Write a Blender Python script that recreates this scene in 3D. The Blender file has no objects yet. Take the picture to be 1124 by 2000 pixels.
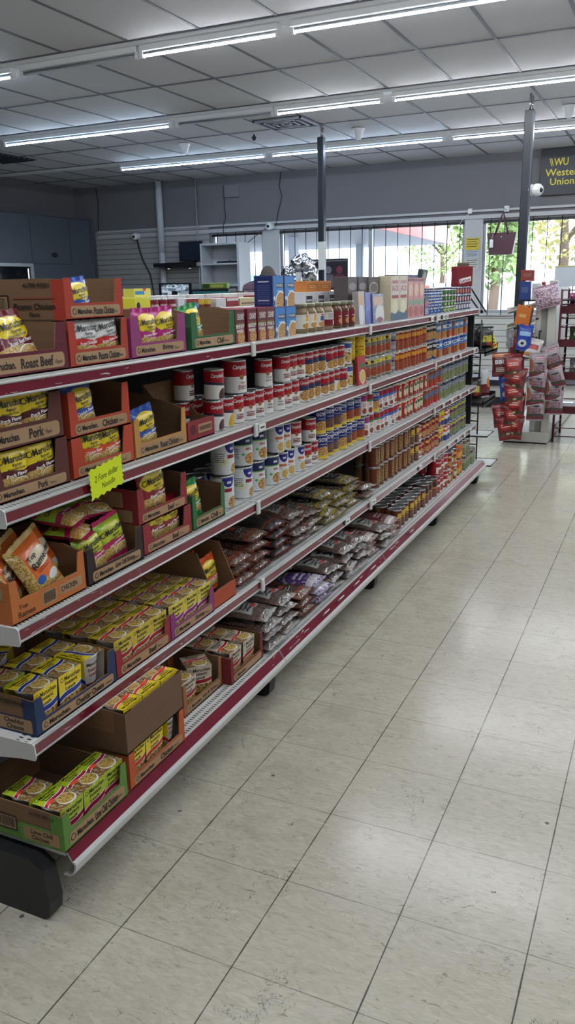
import bpy, math, random
from mathutils import Vector, Matrix, Euler, noise
PI = math.pi
random.seed(11)
SC = bpy.context.scene
COL = SC.collection
R = math.radians

# ------------------------------------------------------------------ materials
def s2l(c):
    return tuple(((x/255)/12.92 if x/255 <= .04045 else ((x/255+.055)/1.055)**2.4) for x in c) + (1,)

class NT:
    def __init__(s, name):
        s.m = bpy.data.materials.new(name); s.m.use_nodes = True
        s.n = s.m.node_tree.nodes; s.l = s.m.node_tree.links
        s.b = s.n['Principled BSDF']; s.out = s.n['Material Output']
    def node(s, t, **kw):
        x = s.n.new(t)
        for k, v in kw.items(): setattr(x, k, v)
        return x
    def link(s, a, b): s.l.new(a, b)
    def put(s, sock, v):
        if isinstance(v, (int, float)): sock.default_value = v
        elif isinstance(v, tuple): sock.default_value = v
        else: s.l.new(v, sock)
    def math(s, op, a, b=0.0, c=None):
        x = s.node('ShaderNodeMath', operation=op)
        s.put(x.inputs[0], a); s.put(x.inputs[1], b)
        if c is not None: s.put(x.inputs[2], c)
        return x.outputs[0]
    def mix(s, f, a, b):
        x = s.node('ShaderNodeMix', data_type='RGBA')
        s.put(x.inputs[0], f); s.put(x.inputs[6], a); s.put(x.inputs[7], b)
        return x.outputs[2]
    def noise(s, vec, scale, detail=2, rough=.5, dist=0):
        x = s.node('ShaderNodeTexNoise')
        x.inputs['Scale'].default_value = scale; x.inputs['Detail'].default_value = detail
        x.inputs['Roughness'].default_value = rough; x.inputs['Distortion'].default_value = dist
        if vec is not None: s.link(vec, x.inputs['Vector'])
        return x.outputs['Fac']
    def ramp(s, f, stops, interp='LINEAR'):
        x = s.node('ShaderNodeValToRGB'); x.color_ramp.interpolation = interp
        e = x.color_ramp.elements
        e[0].position, e[0].color = stops[0]; e[1].position, e[1].color = stops[-1]
        for p, c in stops[1:-1]:
            q = e.new(p); q.color = c
        s.put(x.inputs[0], f); return x.outputs[0]
    def bump(s, h, strength=.3, dist=.01):
        x = s.node('ShaderNodeBump'); x.inputs['Strength'].default_value = strength
        x.inputs['Distance'].default_value = dist; s.link(h, x.inputs['Height'])
        s.link(x.outputs[0], s.b.inputs['Normal'])
    def setp(s, **kw):
        for k, v in kw.items(): s.put(s.b.inputs[k.replace('_', ' ')], v)
    def obj(s): return s.node('ShaderNodeTexCoord').outputs['Object']
    def pos(s): return s.node('ShaderNodeNewGeometry').outputs['Position']

MATS = {}
def mat(name, rgb, rough=.5, metal=0.0, spec=.5, **kw):
    if name in MATS: return MATS[name]
    t = NT(name); t.setp(Base_Color=s2l(rgb), Roughness=rough, Metallic=metal)
    t.b.inputs['Specular IOR Level'].default_value = spec
    for k, v in kw.items(): t.put(t.b.inputs[k.replace('_', ' ')], v)
    MATS[name] = t.m; return t.m

def col(rgb, rough=.5):
    return mat('paint_%02x%02x%02x_%d' % (*rgb, int(rough*100)), rgb, rough)

# label artwork: layers of flat print colour over UV (0..1)
NOODLE = 'noodle'; STEW = 'stew'; BEANS = 'beans'; SAUCE = 'sauce'; GREENS = 'greens'; TEXTBARS = 'bars'
PAL = {NOODLE: [(96, 54, 18), (196, 146, 54), (240, 214, 140), (166, 108, 40)],
       STEW: [(70, 30, 12), (170, 90, 30), (225, 190, 120), (120, 130, 40)],
       BEANS: [(30, 14, 10), (88, 46, 34), (150, 112, 92), (54, 26, 20)],
       SAUCE: [(92, 18, 14), (150, 50, 26), (176, 96, 58), (80, 26, 18)],
       GREENS: [(22, 46, 30), (66, 96, 52), (176, 176, 120), (40, 66, 44)]}
def art(name, base, layers, rough=.35, wrinkle=0.0, film=0.0):
    if name in MATS: return MATS[name]
    t = NT(name)
    uv = t.node('ShaderNodeTexCoord').outputs['UV']
    sp = t.node('ShaderNodeSeparateXYZ'); t.link(uv, sp.inputs[0])
    u, v = sp.outputs[0], sp.outputs[1]
    tex = {}
    def colour(c):
        if isinstance(c, tuple): return s2l(c)
        if c not in tex:
            p = [s2l(q) for q in PAL[c]]
            f = t.noise(uv, 13 if c == NOODLE else 22 if c != BEANS else 30, 2.0, .6, 2.4 if c == NOODLE else .3)
            tex[c] = t.ramp(f, [(.30, p[0]), (.45, p[1]), (.56, p[2]), (.70, p[3])])
        return tex[c]
    def mask(k):
        kind = k[0]
        if kind == 'e':
            _, cx, cy, rx, ry = k
            a = t.math('POWER', t.math('ABSOLUTE', t.math('MULTIPLY', t.math('SUBTRACT', u, cx), 1/rx)), 2)
            b = t.math('POWER', t.math('ABSOLUTE', t.math('MULTIPLY', t.math('SUBTRACT', v, cy), 1/ry)), 2)
            return t.math('LESS_THAN', t.math('ADD', a, b), 1)
        if kind == 'r':
            _, x0, x1, y0, y1 = k
            a = t.math('COMPARE', u, (x0+x1)/2, abs(x1-x0)/2)
            b = t.math('COMPARE', v, (y0+y1)/2, abs(y1-y0)/2)
            return t.math('MULTIPLY', a, b)
        if kind == 'w':      # wavy band: centre, half height, amplitude, frequency, phase, slope
            _, y, h, amp, fr, ph, sl = k
            w = t.math('MULTIPLY', t.math('SINE', t.math('MULTIPLY_ADD', u, fr, ph)), amp)
            w = t.math('ADD', w, t.math('MULTIPLY', t.math('SUBTRACT', u, .5), sl))
            return t.math('COMPARE', t.math('SUBTRACT', v, w), y, h)
        if kind == 'd':      # dashes of small print: x0,x1,y0,y1,lines
            _, x0, x1, y0, y1, nl = k
            a = t.math('COMPARE', u, (x0+x1)/2, abs(x1-x0)/2)
            b = t.math('COMPARE', v, (y0+y1)/2, abs(y1-y0)/2)
            f = t.math('FRACT', t.math('MULTIPLY', t.math('SUBTRACT', v, y0), nl/(y1-y0)))
            c = t.math('LESS_THAN', f, .5)
            x = t.node('ShaderNodeCombineXYZ'); t.link(u, x.inputs[0])
            t.link(t.math('FLOOR', t.math('MULTIPLY', t.math('SUBTRACT', v, y0), nl/(y1-y0))), x.inputs[1])
            n = t.noise(x.outputs[0], 30, 1)
            return t.math('MULTIPLY', t.math('MULTIPLY', a, b), t.math('MULTIPLY', c, t.math('GREATER_THAN', n, .42)))
        if kind == 'v':      # vertical bars (barcode): x0,x1,y0,y1,freq
            _, x0, x1, y0, y1, fr = k
            a = t.math('COMPARE', u, (x0+x1)/2, abs(x1-x0)/2)
            b = t.math('COMPARE', v, (y0+y1)/2, abs(y1-y0)/2)
            x = t.node('ShaderNodeCombineXYZ'); t.link(u, x.inputs[0])
            n = t.noise(x.outputs[0], fr, 0)
            return t.math('MULTIPLY', t.math('MULTIPLY', a, b), t.math('GREATER_THAN', n, .5))
        if kind == 'n':      # speckle
            _, sc_, th = k
            return t.math('GREATER_THAN', t.noise(uv, sc_, 2), th)
        if kind == '&':
            return t.math('MULTIPLY', mask(k[1]), mask(k[2]))
    c = colour(base)
    for k, cc in layers: c = t.mix(mask(k), c, colour(cc))
    t.put(t.b.inputs['Base Color'], c)
    t.setp(Roughness=rough)
    if wrinkle:
        t.bump(t.noise(t.obj(), 48, 4, .65, 1.6), wrinkle, .008)
    if film: t.setp(Coat_Weight=film, Coat_Roughness=.12)
    MATS[name] = t.m; return t.m

# ------------------------------------------------------------------ text
TXT = {}
def text_geo(s, bold=0.0, shear=0.0, space=1.0):
    k = (s, bold, shear, space)
    if k in TXT: return TXT[k]
    cu = bpy.data.curves.new('t', 'FONT'); cu.body = s; cu.size = 1; cu.offset = bold; cu.shear = shear
    cu.resolution_u = 2; cu.space_character = space; cu.align_x = 'CENTER'; cu.align_y = 'CENTER'
    cu.space_line = .85
    o = bpy.data.objects.new('t', cu)
    me = bpy.data.meshes.new_from_object(o)
    vs = [(v.co.x, v.co.y) for v in me.vertices]; fs = [tuple(p.vertices) for p in me.polygons]
    bpy.data.objects.remove(o); bpy.data.curves.remove(cu); bpy.data.meshes.remove(me)
    if vs:
        x0, x1 = min(v[0] for v in vs), max(v[0] for v in vs); y0, y1 = min(v[1] for v in vs), max(v[1] for v in vs)
        cx, cy, w, h = (x0+x1)/2, (y0+y1)/2, x1-x0, y1-y0
        vs = [((v[0]-cx)/w, (v[1]-cy)/h) for v in vs]
        r = (vs, fs, w, h)
    else: r = ([], [], 1, 1)
    TXT[k] = r; return r

# ------------------------------------------------------------------ mesh builder
class MB:
    def __init__(s): s.v = []; s.f = []; s.mi = []; s.uv = []; s.sm = []; s.ms = []; s.M = None
    def m(s, material):
        if material not in s.ms: s.ms.append(material)
        return s.ms.index(material)
    def add(s, vs, fs, material, uvs=None, smooth=False):
        o = len(s.v); k = s.m(material)
        s.v += [(s.M @ Vector(p)) if s.M else Vector(p) for p in vs]
        for i, f in enumerate(fs):
            s.f.append(tuple(o+j for j in f)); s.mi.append(k); s.sm.append(smooth)
            s.uv.append(uvs[i] if uvs else [(0, 0)]*len(f))
    def quad(s, p, material, uv=((0, 0), (1, 0), (1, 1), (0, 1))):
        s.add(p, [tuple(range(len(p)))], material, [list(uv)[:len(p)] if len(p) <= 4 else [(0, 0)]*len(p)])
    def box(s, x0, x1, y0, y1, z0, z1, material, px=None, ny=None, top=None, nx=None, py=None, bottom=None):
        # px: +X face (aisle front), ny: -Y side, top ...
        g = lambda q: q or material
        s.quad([(x1, y0, z0), (x1, y1, z0), (x1, y1, z1), (x1, y0, z1)], g(px))
        s.quad([(x0, y0, z0), (x1, y0, z0), (x1, y0, z1), (x0, y0, z1)], g(ny))
        s.quad([(x1, y0, z1), (x1, y1, z1), (x0, y1, z1), (x0, y0, z1)], g(top))
        s.quad([(x0, y1, z0), (x0, y0, z0), (x0, y0, z1), (x0, y1, z1)], g(nx))
        s.quad([(x1, y1, z0), (x0, y1, z0), (x0, y1, z1), (x1, y1, z1)], g(py))
        s.quad([(x0, y0, z0), (x0, y1, z0), (x1, y1, z0), (x1, y0, z0)], g(bottom))
    def rbox(s, x0, x1, y0, y1, z0, z1, material, b=.003):
        # box with chamfered edges
        P = []; F = []
        cs = [(x0, x1), (y0, y1), (z0, z1)]
        idx = {}
        for i in (0, 1):
            for j in (0, 1):
                for k in (0, 1):
                    c = [cs[0][i], cs[1][j], cs[2][k]]; d = [b if i == 0 else -b, b if j == 0 else -b, b if k == 0 else -b]
                    for a in range(3):
                        q = [c[t]+(0 if t == a else d[t]) for t in range(3)]
                        idx[(i, j, k, a)] = len(P); P.append(q)
        I = idx
        for a in range(3):
            o = [t for t in range(3) if t != a]
            for sgn in (0, 1):
                ks = []
                for (p, q) in ((0, 0), (1, 0), (1, 1), (0, 1)):
                    c = [0, 0, 0]; c[a] = sgn; c[o[0]] = p; c[o[1]] = q; ks.append(I[(*c, a)])
                F.append(ks)
        for a in range(3):      # edges along axis a
            o = [t for t in range(3) if t != a]
            for p in (0, 1):
                for q in (0, 1):
                    c0 = [0, 0, 0]; c0[o[0]] = p; c0[o[1]] = q; c1 = list(c0); c1[a] = 1
                    F.append([I[(*c0, o[0])], I[(*c1, o[0])], I[(*c1, o[1])], I[(*c0, o[1])]])
        for i in (0, 1):
            for j in (0, 1):
                for k in (0, 1): F.append([I[(i, j, k, 0)], I[(i, j, k, 1)], I[(i, j, k, 2)]])
        # consistent outward winding
        cen = Vector(((x0+x1)/2, (y0+y1)/2, (z0+z1)/2)); G = []
        for f in F:
            a, b_, c = (Vector(P[q]) for q in f[:3]); n = (b_-a).cross(c-a)
            mid = sum((Vector(P[q]) for q in f), Vector())/len(f)
            G.append(f if n.dot(mid-cen) > 0 else f[::-1])
        s.add(P, G, material)
    def lathe(s, prof, material, n=20, cx=0, cy=0, cz=0, smooth=True, mats=None, caps=True, uvband=None):
        # prof: [(r,z)], u from angle 0 at +X, u=.5 there
        vs = []
        for (r, z) in prof:
            for i in range(n+1):
                a = -PI+2*PI*i/n
                vs.append((cx+r*math.cos(a), cy+r*math.sin(a), cz+z))
        z0, z1 = uvband or (prof[0][1], prof[-1][1])
        for k in range(len(prof)-1):
            fs = []; uv = []
            for i in range(n):
                a = k*(n+1)+i; fs.append((a, a+1, a+n+2, a+n+1))
                va, vb = (prof[k][1]-z0)/((z1-z0) or 1), (prof[k+1][1]-z0)/((z1-z0) or 1)
                uv.append([(i/n, va), ((i+1)/n, va), ((i+1)/n, vb), (i/n, vb)])
            o = len(s.v)
            mm = mats[k] if mats else material
            s.add([] , [], mm)
            kk = s.m(mm)
            for f, q in zip(fs, uv):
                s.f.append(tuple(o+j for j in f)); s.mi.append(kk); s.sm.append(smooth); s.uv.append(q)
        s.v += [(s.M @ Vector(p)) if s.M else Vector(p) for p in vs]
        if caps:
            for k, flip in ((0, True), (len(prof)-1, False)):
                if prof[k][0] > 1e-5:
                    base = len(s.v)-len(vs)+k*(n+1)
                    f = [base+i for i in range(n)]
                    if flip: f = f[::-1]
                    mm = (mats[0] if flip else mats[-1]) if mats else material
                    s.f.append(tuple(f)); s.mi.append(s.m(mm)); s.sm.append(False); s.uv.append([(0, 0)]*n)
    def tube(s, pts, r, material, n=8, caps=True, closed=False):
        pts = [Vector(p) for p in pts]; vs = []; N = len(pts)
        prev = None
        for i, p in enumerate(pts):
            t = (pts[min(i+1, N-1)]-pts[max(i-1, 0)]).normalized()
            a = Vector((0, 0, 1)) if abs(t.z) < .9 else Vector((1, 0, 0))
            if prev is not None and (prev-t*prev.dot(t)).length > 1e-4: x = (prev-t*prev.dot(t)).normalized()
            else: x = a.cross(t).normalized()
            prev = x; y = t.cross(x)
            rr = r[i] if isinstance(r, (list, tuple)) else r
            for k in range(n):
                an = 2*PI*k/n; vs.append(p+(x*math.cos(an)+y*math.sin(an))*rr)
        fs = []
        for i in range(N-1):
            for k in range(n):
                fs.append((i*n+k, i*n+(k+1) % n, (i+1)*n+(k+1) % n, (i+1)*n+k))
        if caps: fs.append(tuple(range(n))[::-1]); fs.append(tuple((N-1)*n+k for k in range(n)))
        s.add(vs, fs, material, smooth=True)
    def grid(s, fn, nu, nv, material, smooth=True, flip=False):
        vs = [fn(i/nu, j/nv) for j in range(nv+1) for i in range(nu+1)]
        fs = []; uv = []
        for j in range(nv):
            for i in range(nu):
                a = j*(nu+1)+i; f = (a, a+1, a+nu+2, a+nu+1)
                q = [(i/nu, j/nv), ((i+1)/nu, j/nv), ((i+1)/nu, (j+1)/nv), (i/nu, (j+1)/nv)]
                if flip: f = f[::-1]; q = q[::-1]
                fs.append(f); uv.append(q)
        s.add(vs, fs, material, uv, smooth)
    def prism(s, poly, a0, a1, axis, material, face=None):
        # poly: 2D points; axis 'x': (y,z), 'y': (x,z), 'z': (x,y)
        def P(p, a): return {'x': (a, p[0], p[1]), 'y': (p[0], a, p[1]), 'z': (p[0], p[1], a)}[axis]
        n = len(poly); vs = [P(p, a0) for p in poly]+[P(p, a1) for p in poly]
        area = sum(poly[i][0]*poly[(i+1) % n][1]-poly[(i+1) % n][0]*poly[i][1] for i in range(n))
        if axis == 'y': area = -area
        if (a1-a0)*area < 0: vs = vs[n:]+vs[:n]
        if area < 0:
            pass
        fs = [tuple(range(n))[::-1], tuple(range(n, 2*n))]+[(i, (i+1) % n, n+(i+1) % n, n+i) for i in range(n)]
        # fix winding from signed volume
        V = 0
        for f in fs:
            a = Vector(vs[f[0]])
            for i in range(1, len(f)-1): V += a.dot(Vector(vs[f[i]]).cross(Vector(vs[f[i+1]])))
        if V < 0: fs = [f[::-1] for f in fs]
        s.add(vs, fs, material)
    def text(s, txt, fn, cx, cy, material, h=None, w=None, bold=0.0, shear=0.0, rot=0.0, space=1.0):
        vs, fs, W, H = text_geo(txt, bold, shear, space)
        if not vs: return
        if h is None: h = w*H/W
        if w is None: w = h*W/H
        c, q = math.cos(rot), math.sin(rot)
        P = []
        for (x, y) in vs:
            x *= w; y *= h
            P.append(fn(cx+x*c-y*q, cy+x*q+y*c))
        s.add(P, fs, material)
    def poly2(s, pts, fn, material):
        s.add([fn(*p) for p in pts], [tuple(range(len(pts)))], material)
    def build(s, name, parent=None, loc=None, rot=None):
        me = bpy.data.meshes.new(name)
        me.from_pydata([tuple(p) for p in s.v], [], s.f)
        for m_ in s.ms: me.materials.append(m_)
        me.polygons.foreach_set('material_index', s.mi)
        me.polygons.foreach_set('use_smooth', s.sm)
        ul = me.uv_layers.new(name='UVMap')
        flat = [c for q in s.uv for p in q for c in p]
        ul.data.foreach_set('uv', flat)
        me.update()
        o = bpy.data.objects.new(name, me); COL.objects.link(o)
        if parent: o.parent = parent
        if loc: o.location = loc
        if rot: o.rotation_euler = rot
        return o

def fl_x(x, y0, z0, d=.0006):       # flat +X face
    return lambda u, v: (x+d, y0+u, z0+v)
def fl_ny(y, x0, z0, d=.0006):      # flat -Y face
    return lambda u, v: (x0+u, y-d, z0+v)
def fl_top(z, y0, x1, d=.0006):     # top, reads from the aisle: u along +Y, v away from the aisle
    return lambda u, v: (x1-v, y0+u, z+d)
def cyl(r, z0=0, d=.0007, k=1.0):
    return lambda u, v: ((r+d)*math.cos(u/r), (r+d)*math.sin(u/r), z0+v)

def empty(name, loc=(0, 0, 0), rot=(0, 0, 0)):
    o = bpy.data.objects.new(name, None); o.empty_display_size = .05; COL.objects.link(o)
    o.location = loc; o.rotation_euler = rot; return o
def tag(o, label, cat, group=None, kind=None):
    o['label'] = label; o['category'] = cat
    if group: o['group'] = group
    if kind: o['kind'] = kind
    return o
def struct(o, label=None):
    o['kind'] = 'structure'
    if label: o['label'] = label
    return o
HID = []
def proto(o):
    """remember a prototype: the first use takes it, later uses copy it"""
    o['_used'] = 0; return o
def use(p, loc, rot=(0, 0, 0), label='', cat='', group=None, scale=None):
    if not p.get('_used'):
        p['_used'] = 1; o = p
    else:
        o = p.copy(); COL.objects.link(o)
        for ch in p.children:
            c = ch.copy(); COL.objects.link(c); c.parent = o
            for g in ch.children:
                d = g.copy(); COL.objects.link(d); d.parent = c
    o.location = loc; o.rotation_euler = rot
    if scale: o.scale = scale
    tag(o, label, cat, group); return o
ORD = 'first second third fourth fifth sixth seventh eighth ninth tenth eleventh twelfth thirteenth fourteenth fifteenth sixteenth seventeenth eighteenth nineteenth twentieth'.split()
def nth(i):
    if i < 20: return ORD[i]
    t, u = divmod(i+1, 10)
    tens = {2: 'twenty', 3: 'thirty', 4: 'forty'}[t]
    return tens+'-'+ORD[u-1] if u else {2: 'twentieth', 3: 'thirtieth', 4: 'fortieth'}[t]
EXPOSURE, SKY, LAMP = 0.0, 9.5, 104.0
# ------------------------------------------------------------------ camera
def make_camera():
    f, yaw, pitch, roll, h = 1595.629, R(-25.00340), R(-15.42711), R(-1.19730), 1.49396
    cy, sy, cp, sp = math.cos(yaw), math.sin(yaw), math.cos(pitch), math.sin(pitch)
    F = Vector((sy*cp, cy*cp, sp)); r0 = Vector((cy, -sy, 0)); u0 = r0.cross(F)
    r = r0*math.cos(roll)+u0*math.sin(roll); u = u0*math.cos(roll)-r0*math.sin(roll)
    cam = bpy.data.cameras.new('camera'); o = bpy.data.objects.new('camera', cam); COL.objects.link(o)
    cam.sensor_fit = 'VERTICAL'; cam.sensor_height = 24; cam.sensor_width = 24; cam.lens = f*24/2000
    cam.clip_start = .02; cam.clip_end = 400
    M = Matrix(((r.x, u.x, -F.x, 0), (r.y, u.y, -F.y, 0), (r.z, u.z, -F.z, h), (0, 0, 0, 1)))
    o.matrix_world = M; SC.camera = o
make_camera()
SC.view_settings.view_transform = 'Standard'; SC.view_settings.look = 'None'
SC.view_settings.gamma = 1; SC.view_settings.exposure = EXPOSURE; SC.view_settings.use_curve_mapping = False
w = bpy.data.worlds.new('sky'); SC.world = w; w.use_nodes = True
wn = w.node_tree.nodes; wl = w.node_tree.links
bg = wn['Background']
tc = wn.new('ShaderNodeTexCoord'); sepw = wn.new('ShaderNodeSeparateXYZ'); wl.new(tc.outputs['Generated'], sepw.inputs[0])
rp = wn.new('ShaderNodeValToRGB'); wl.new(sepw.outputs[2], rp.inputs[0])
rp.color_ramp.elements[0].color = (.80, .86, .95, 1); rp.color_ramp.elements[1].color = (.62, .76, 1, 1)
wl.new(rp.outputs[0], bg.inputs[0]); bg.inputs[1].default_value = SKY

# ------------------------------------------------------------------ floor
def floor_material():
    t = NT('vinyl_tile_floor'); p = t.pos()
    s = t.node('ShaderNodeSeparateXYZ'); t.link(p, s.inputs[0])
    x = t.math('MULTIPLY', t.math('SUBTRACT', s.outputs[0], -1.0837), 1/.3048)
    y = t.math('MULTIPLY', t.math('SUBTRACT', s.outputs[1], 2.23077), 1/.3048)
    wob = t.noise(p, 9, 3)
    def line(q, wd):
        d = t.math('ABSOLUTE', t.math('SUBTRACT', t.math('FRACT', t.math('ADD', q, .5)), .5))
        return t.math('LESS_THAN', d, t.math('MULTIPLY', wob, wd))
    lx = line(x, .0105); ly = line(y, .0065)
    # one random value per tile
    c = t.node('ShaderNodeCombineXYZ'); t.link(t.math('FLOOR', x), c.inputs[0]); t.link(t.math('FLOOR', y), c.inputs[1])
    wnz = t.node('ShaderNodeTexWhiteNoise', noise_dimensions='2D'); t.link(c.outputs[0], wnz.inputs['Vector'])
    tile = wnz.outputs['Value']
    # streaks along X in the vinyl
    mp = t.node('ShaderNodeMapping'); t.link(p, mp.inputs['Vector']); mp.inputs['Scale'].default_value = (22, 75, 1)
    st = t.noise(mp.outputs[0], 1, 4, .65, 1.4)
    base = t.ramp(st, [(.25, s2l((150, 144, 126))), (.40, s2l((180, 174, 159))), (.55, s2l((189, 183, 168))), (.75, s2l((202, 196, 182)))])
    base = t.mix(t.math('MULTIPLY', tile, .16), base, s2l((178, 172, 154)))
    # dark flecks
    mp2 = t.node('ShaderNodeMapping'); t.link(p, mp2.inputs['Vector']); mp2.inputs['Scale'].default_value = (28, 95, 1); mp2.inputs['Rotation'].default_value = (0, 0, .2)
    fl = t.noise(mp2.outputs[0], 1, 2, .5, 1.0)
    base = t.mix(t.math('MULTIPLY', t.math('GREATER_THAN', fl, .70), .5), base, s2l((104, 98, 84)))
    # grime patches, heavier next to the shelving run
    g = t.noise(p, 2.6, 5, .65)
    gm = t.math('MULTIPLY', t.ramp(g, [(.50, (0, 0, 0, 1)), (.80, (1, 1, 1, 1))]), .16)
    base = t.mix(gm, base, s2l((128, 112, 92)))
    near = t.ramp(t.math('MULTIPLY_ADD', s.outputs[0], -1.6, -.75), [(.30, (0, 0, 0, 1)), (.95, (1, 1, 1, 1))])
    g2 = t.ramp(t.noise(p, 7, 5, .7), [(.45, (0, 0, 0, 1)), (.62, (1, 1, 1, 1))])
    base = t.mix(t.math('MULTIPLY', t.math('MULTIPLY', near, g2), .2), base, s2l((105, 84, 62)))
    # scuffs: thin broken dark arcs
    sc_ = t.noise(p, 3.1, 6, .72, .6)
    arc = t.math('LESS_THAN', t.math('ABSOLUTE', t.math('SUBTRACT', sc_, .5)), .0016)
    brk = t.math('GREATER_THAN', t.noise(p, 6.5, 2), .57)
    base = t.mix(t.math('MULTIPLY', t.math('MULTIPLY', arc, brk), .75), base, s2l((60, 52, 44)))
    sp = t.node('ShaderNodeTexVoronoi'); t.link(p, sp.inputs['Vector']); sp.inputs['Scale'].default_value = 7
    dot = t.math('LESS_THAN', sp.outputs['Distance'], .045)
    base = t.mix(t.math('MULTIPLY', t.math('MULTIPLY', dot, t.math('GREATER_THAN', t.noise(p, 40, 2), .5)), .8), base, s2l((50, 44, 38)))
    base = t.mix(t.math('MULTIPLY', ly, .62), base, s2l((62, 56, 46)))
    base = t.mix(t.math('MULTIPLY', lx, .85), base, s2l((48, 44, 38)))
    t.put(t.b.inputs['Base Color'], base)
    rg = t.math('MULTIPLY_ADD', t.noise(p, 5, 4, .7), .14, .12)
    t.setp(Roughness=rg); t.b.inputs['Specular IOR Level'].default_value = .52
    t.bump(t.math('ADD', t.noise(p, 2.2, 2), t.math('MULTIPLY', t.math('MAXIMUM', lx, ly), -.5)), .06, .003)
    return t.m
XL, XR, YB, YW, H = -10.1, 4.2, -2.2, 12.75, 3.27
b = MB(); b.box(XL-.15, XR+.15, YB-.15, YW+.15, -.1, 0, col((120, 115, 105)), top=floor_material())
struct(b.build('floor'))

# ------------------------------------------------------------------ ceiling
def tile_mat():
    t = NT('ceiling_tile'); p = t.pos()
    n = t.noise(p, 140, 2)
    t.put(t.b.inputs['Base Color'], t.mix(t.math('MULTIPLY', n, .25), s2l((186, 185, 188)), s2l((166, 165, 168))))
    t.setp(Roughness=.85); t.bump(n, .15, .002); return t.m
b = MB(); b.box(XL-.15, XR+.15, YB-.15, YW+.15, H, H+.1, tile_mat())
struct(b.build('ceiling'))
GRID = mat('ceiling_grid_metal', (92, 94, 102), .55)
XS = [-5.69+.61*k for k in range(-8, 17)]
ROWS = [.84, 3.26, 5.725, 8.15, 10.59]           # centre lines of the lighting strips
YG = [-1.0, 2.05, 4.50, 6.95, 9.38, 11.72]
b = MB()
for x in XS:
    if XL < x < XR: b.box(x-.012, x+.012, YB, YW, H-.006, H, GRID)
for y in YG: b.box(XL, XR, y-.012, y+.012, H-.007, H, GRID)
for y in ROWS:
    for d in (-.072, .072): b.box(XL, XR, y+d-.008, y+d+.008, H-.008, H, GRID)
struct(b.build('trim_1'))
WHT = mat('white_enamel', (225, 226, 228), .35)
def strip_rail(y, n):
    b = MB(); b.box(XL, XR, y-.062, y+.062, H-.03, H, WHT)
    return struct(b.build('trim_%d' % n))
for i, y in enumerate(ROWS): strip_rail(y, i+2)
# LED tubes: only the lower half gives off light, the upper half is a metal back
def emit(name, rgb, st):
    if name in MATS: return MATS[name]
    t = NT(name); t.b.inputs['Emission Color'].default_value = (*rgb, 1); t.b.inputs['Emission Strength'].default_value = st
    t.setp(Base_Color=s2l((230, 230, 230))); MATS[name] = t.m; return t.m
LED = emit('led_tube_lit', (.90, .955, 1.0), LAMP)
LEDC = emit('led_tube_cool', (.62, .80, 1.0), LAMP)
DEAD = mat('led_tube_dead', (176, 182, 190), .3)
GREYM = mat('grey_metal', (150, 152, 156), .4, .6)
def lamp(x0, x1, y, lit, label):
    root = tag(empty('tube_light', ((x0+x1)/2, y, H-.03)), label, 'ceiling light', 'tube lights under the ceiling strips')
    L = (x1-x0)/2
    b = MB(); b.rbox(-L, L, -.034, .034, -.042, 0, WHT, .004); b.build('housing', root)
    b = MB(); r = .0145; z = -.062; n = 10
    rings = []
    for sx in (-L+.03, L-.03):
        rings.append([(sx, r*math.cos(a), z+r*math.sin(a)) for a in [PI*1.08+PI*.84*k/n for k in range(n+1)]])
    b.add(rings[0]+rings[1], [(k, k+1, n+2+k, n+1+k) for k in range(n)], (LEDC if (x0 < -4.9 and y > 5) else LED) if lit else DEAD, smooth=True)
    b.build('tube', root)
    b = MB(); b.tube([(-L+.03, 0, z+.003), (L-.03, 0, z+.003)], .0135, GREYM, 10); b.build('tube_back', root)
    for sx in (-1, 1):
        b = MB(); b.rbox(sx*(L-.012)-.016, sx*(L-.012)+.016, -.018, .018, -.082, -.03, WHT, .003); b.build('socket', root)
    return root
LAMPS = {0: [(-5.0, -2.7, 1), (-2.6, -.3, 1), (-.2, 2.1, 1), (2.15, 4.1, 1)],  # rightmost fixture of each row is unseen, added to brighten the shelf fronts
         1: [(-5.0, -2.7, 1), (-2.6, -.3, 1), (-.2, 2.1, 1), (2.15, 4.1, 1)],
         2: [(-7.33, -5.03, 1), (-4.95, -3.82, 0), (-3.80, -2.653, 1), (-2.568, -.27, 1), (-.2, 2.1, 1), (2.15, 4.1, 1)],
         3: [(-7.40, -5.08, 1), (-5.01, -3.86, 0), (-3.84, -2.71, 1), (-2.61, -.3, 1), (-.2, 2.1, 1), (2.15, 4.1, 1)],
         4: [(-7.49, -5.14, 1), (-5.065, -2.73, 1), (-2.64, -.34, 1), (-.25, 2.05, 1), (2.1, 4.1, 1)]}
rown = ['ceiling strip above the camera', 'ceiling strip just ahead of the camera', 'ceiling strip nearest the camera', 'middle visible ceiling strip', 'ceiling strip nearest the windows']
for k, ls in LAMPS.items():
    for i, (x0, x1, lit) in enumerate(ls):
        lamp(x0, x1, ROWS[k], lit, ('lit' if lit else 'dark burnt-out') + ' white tube light, ' + nth(i) + ' from the coolers, on ' + rown[k])

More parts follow.
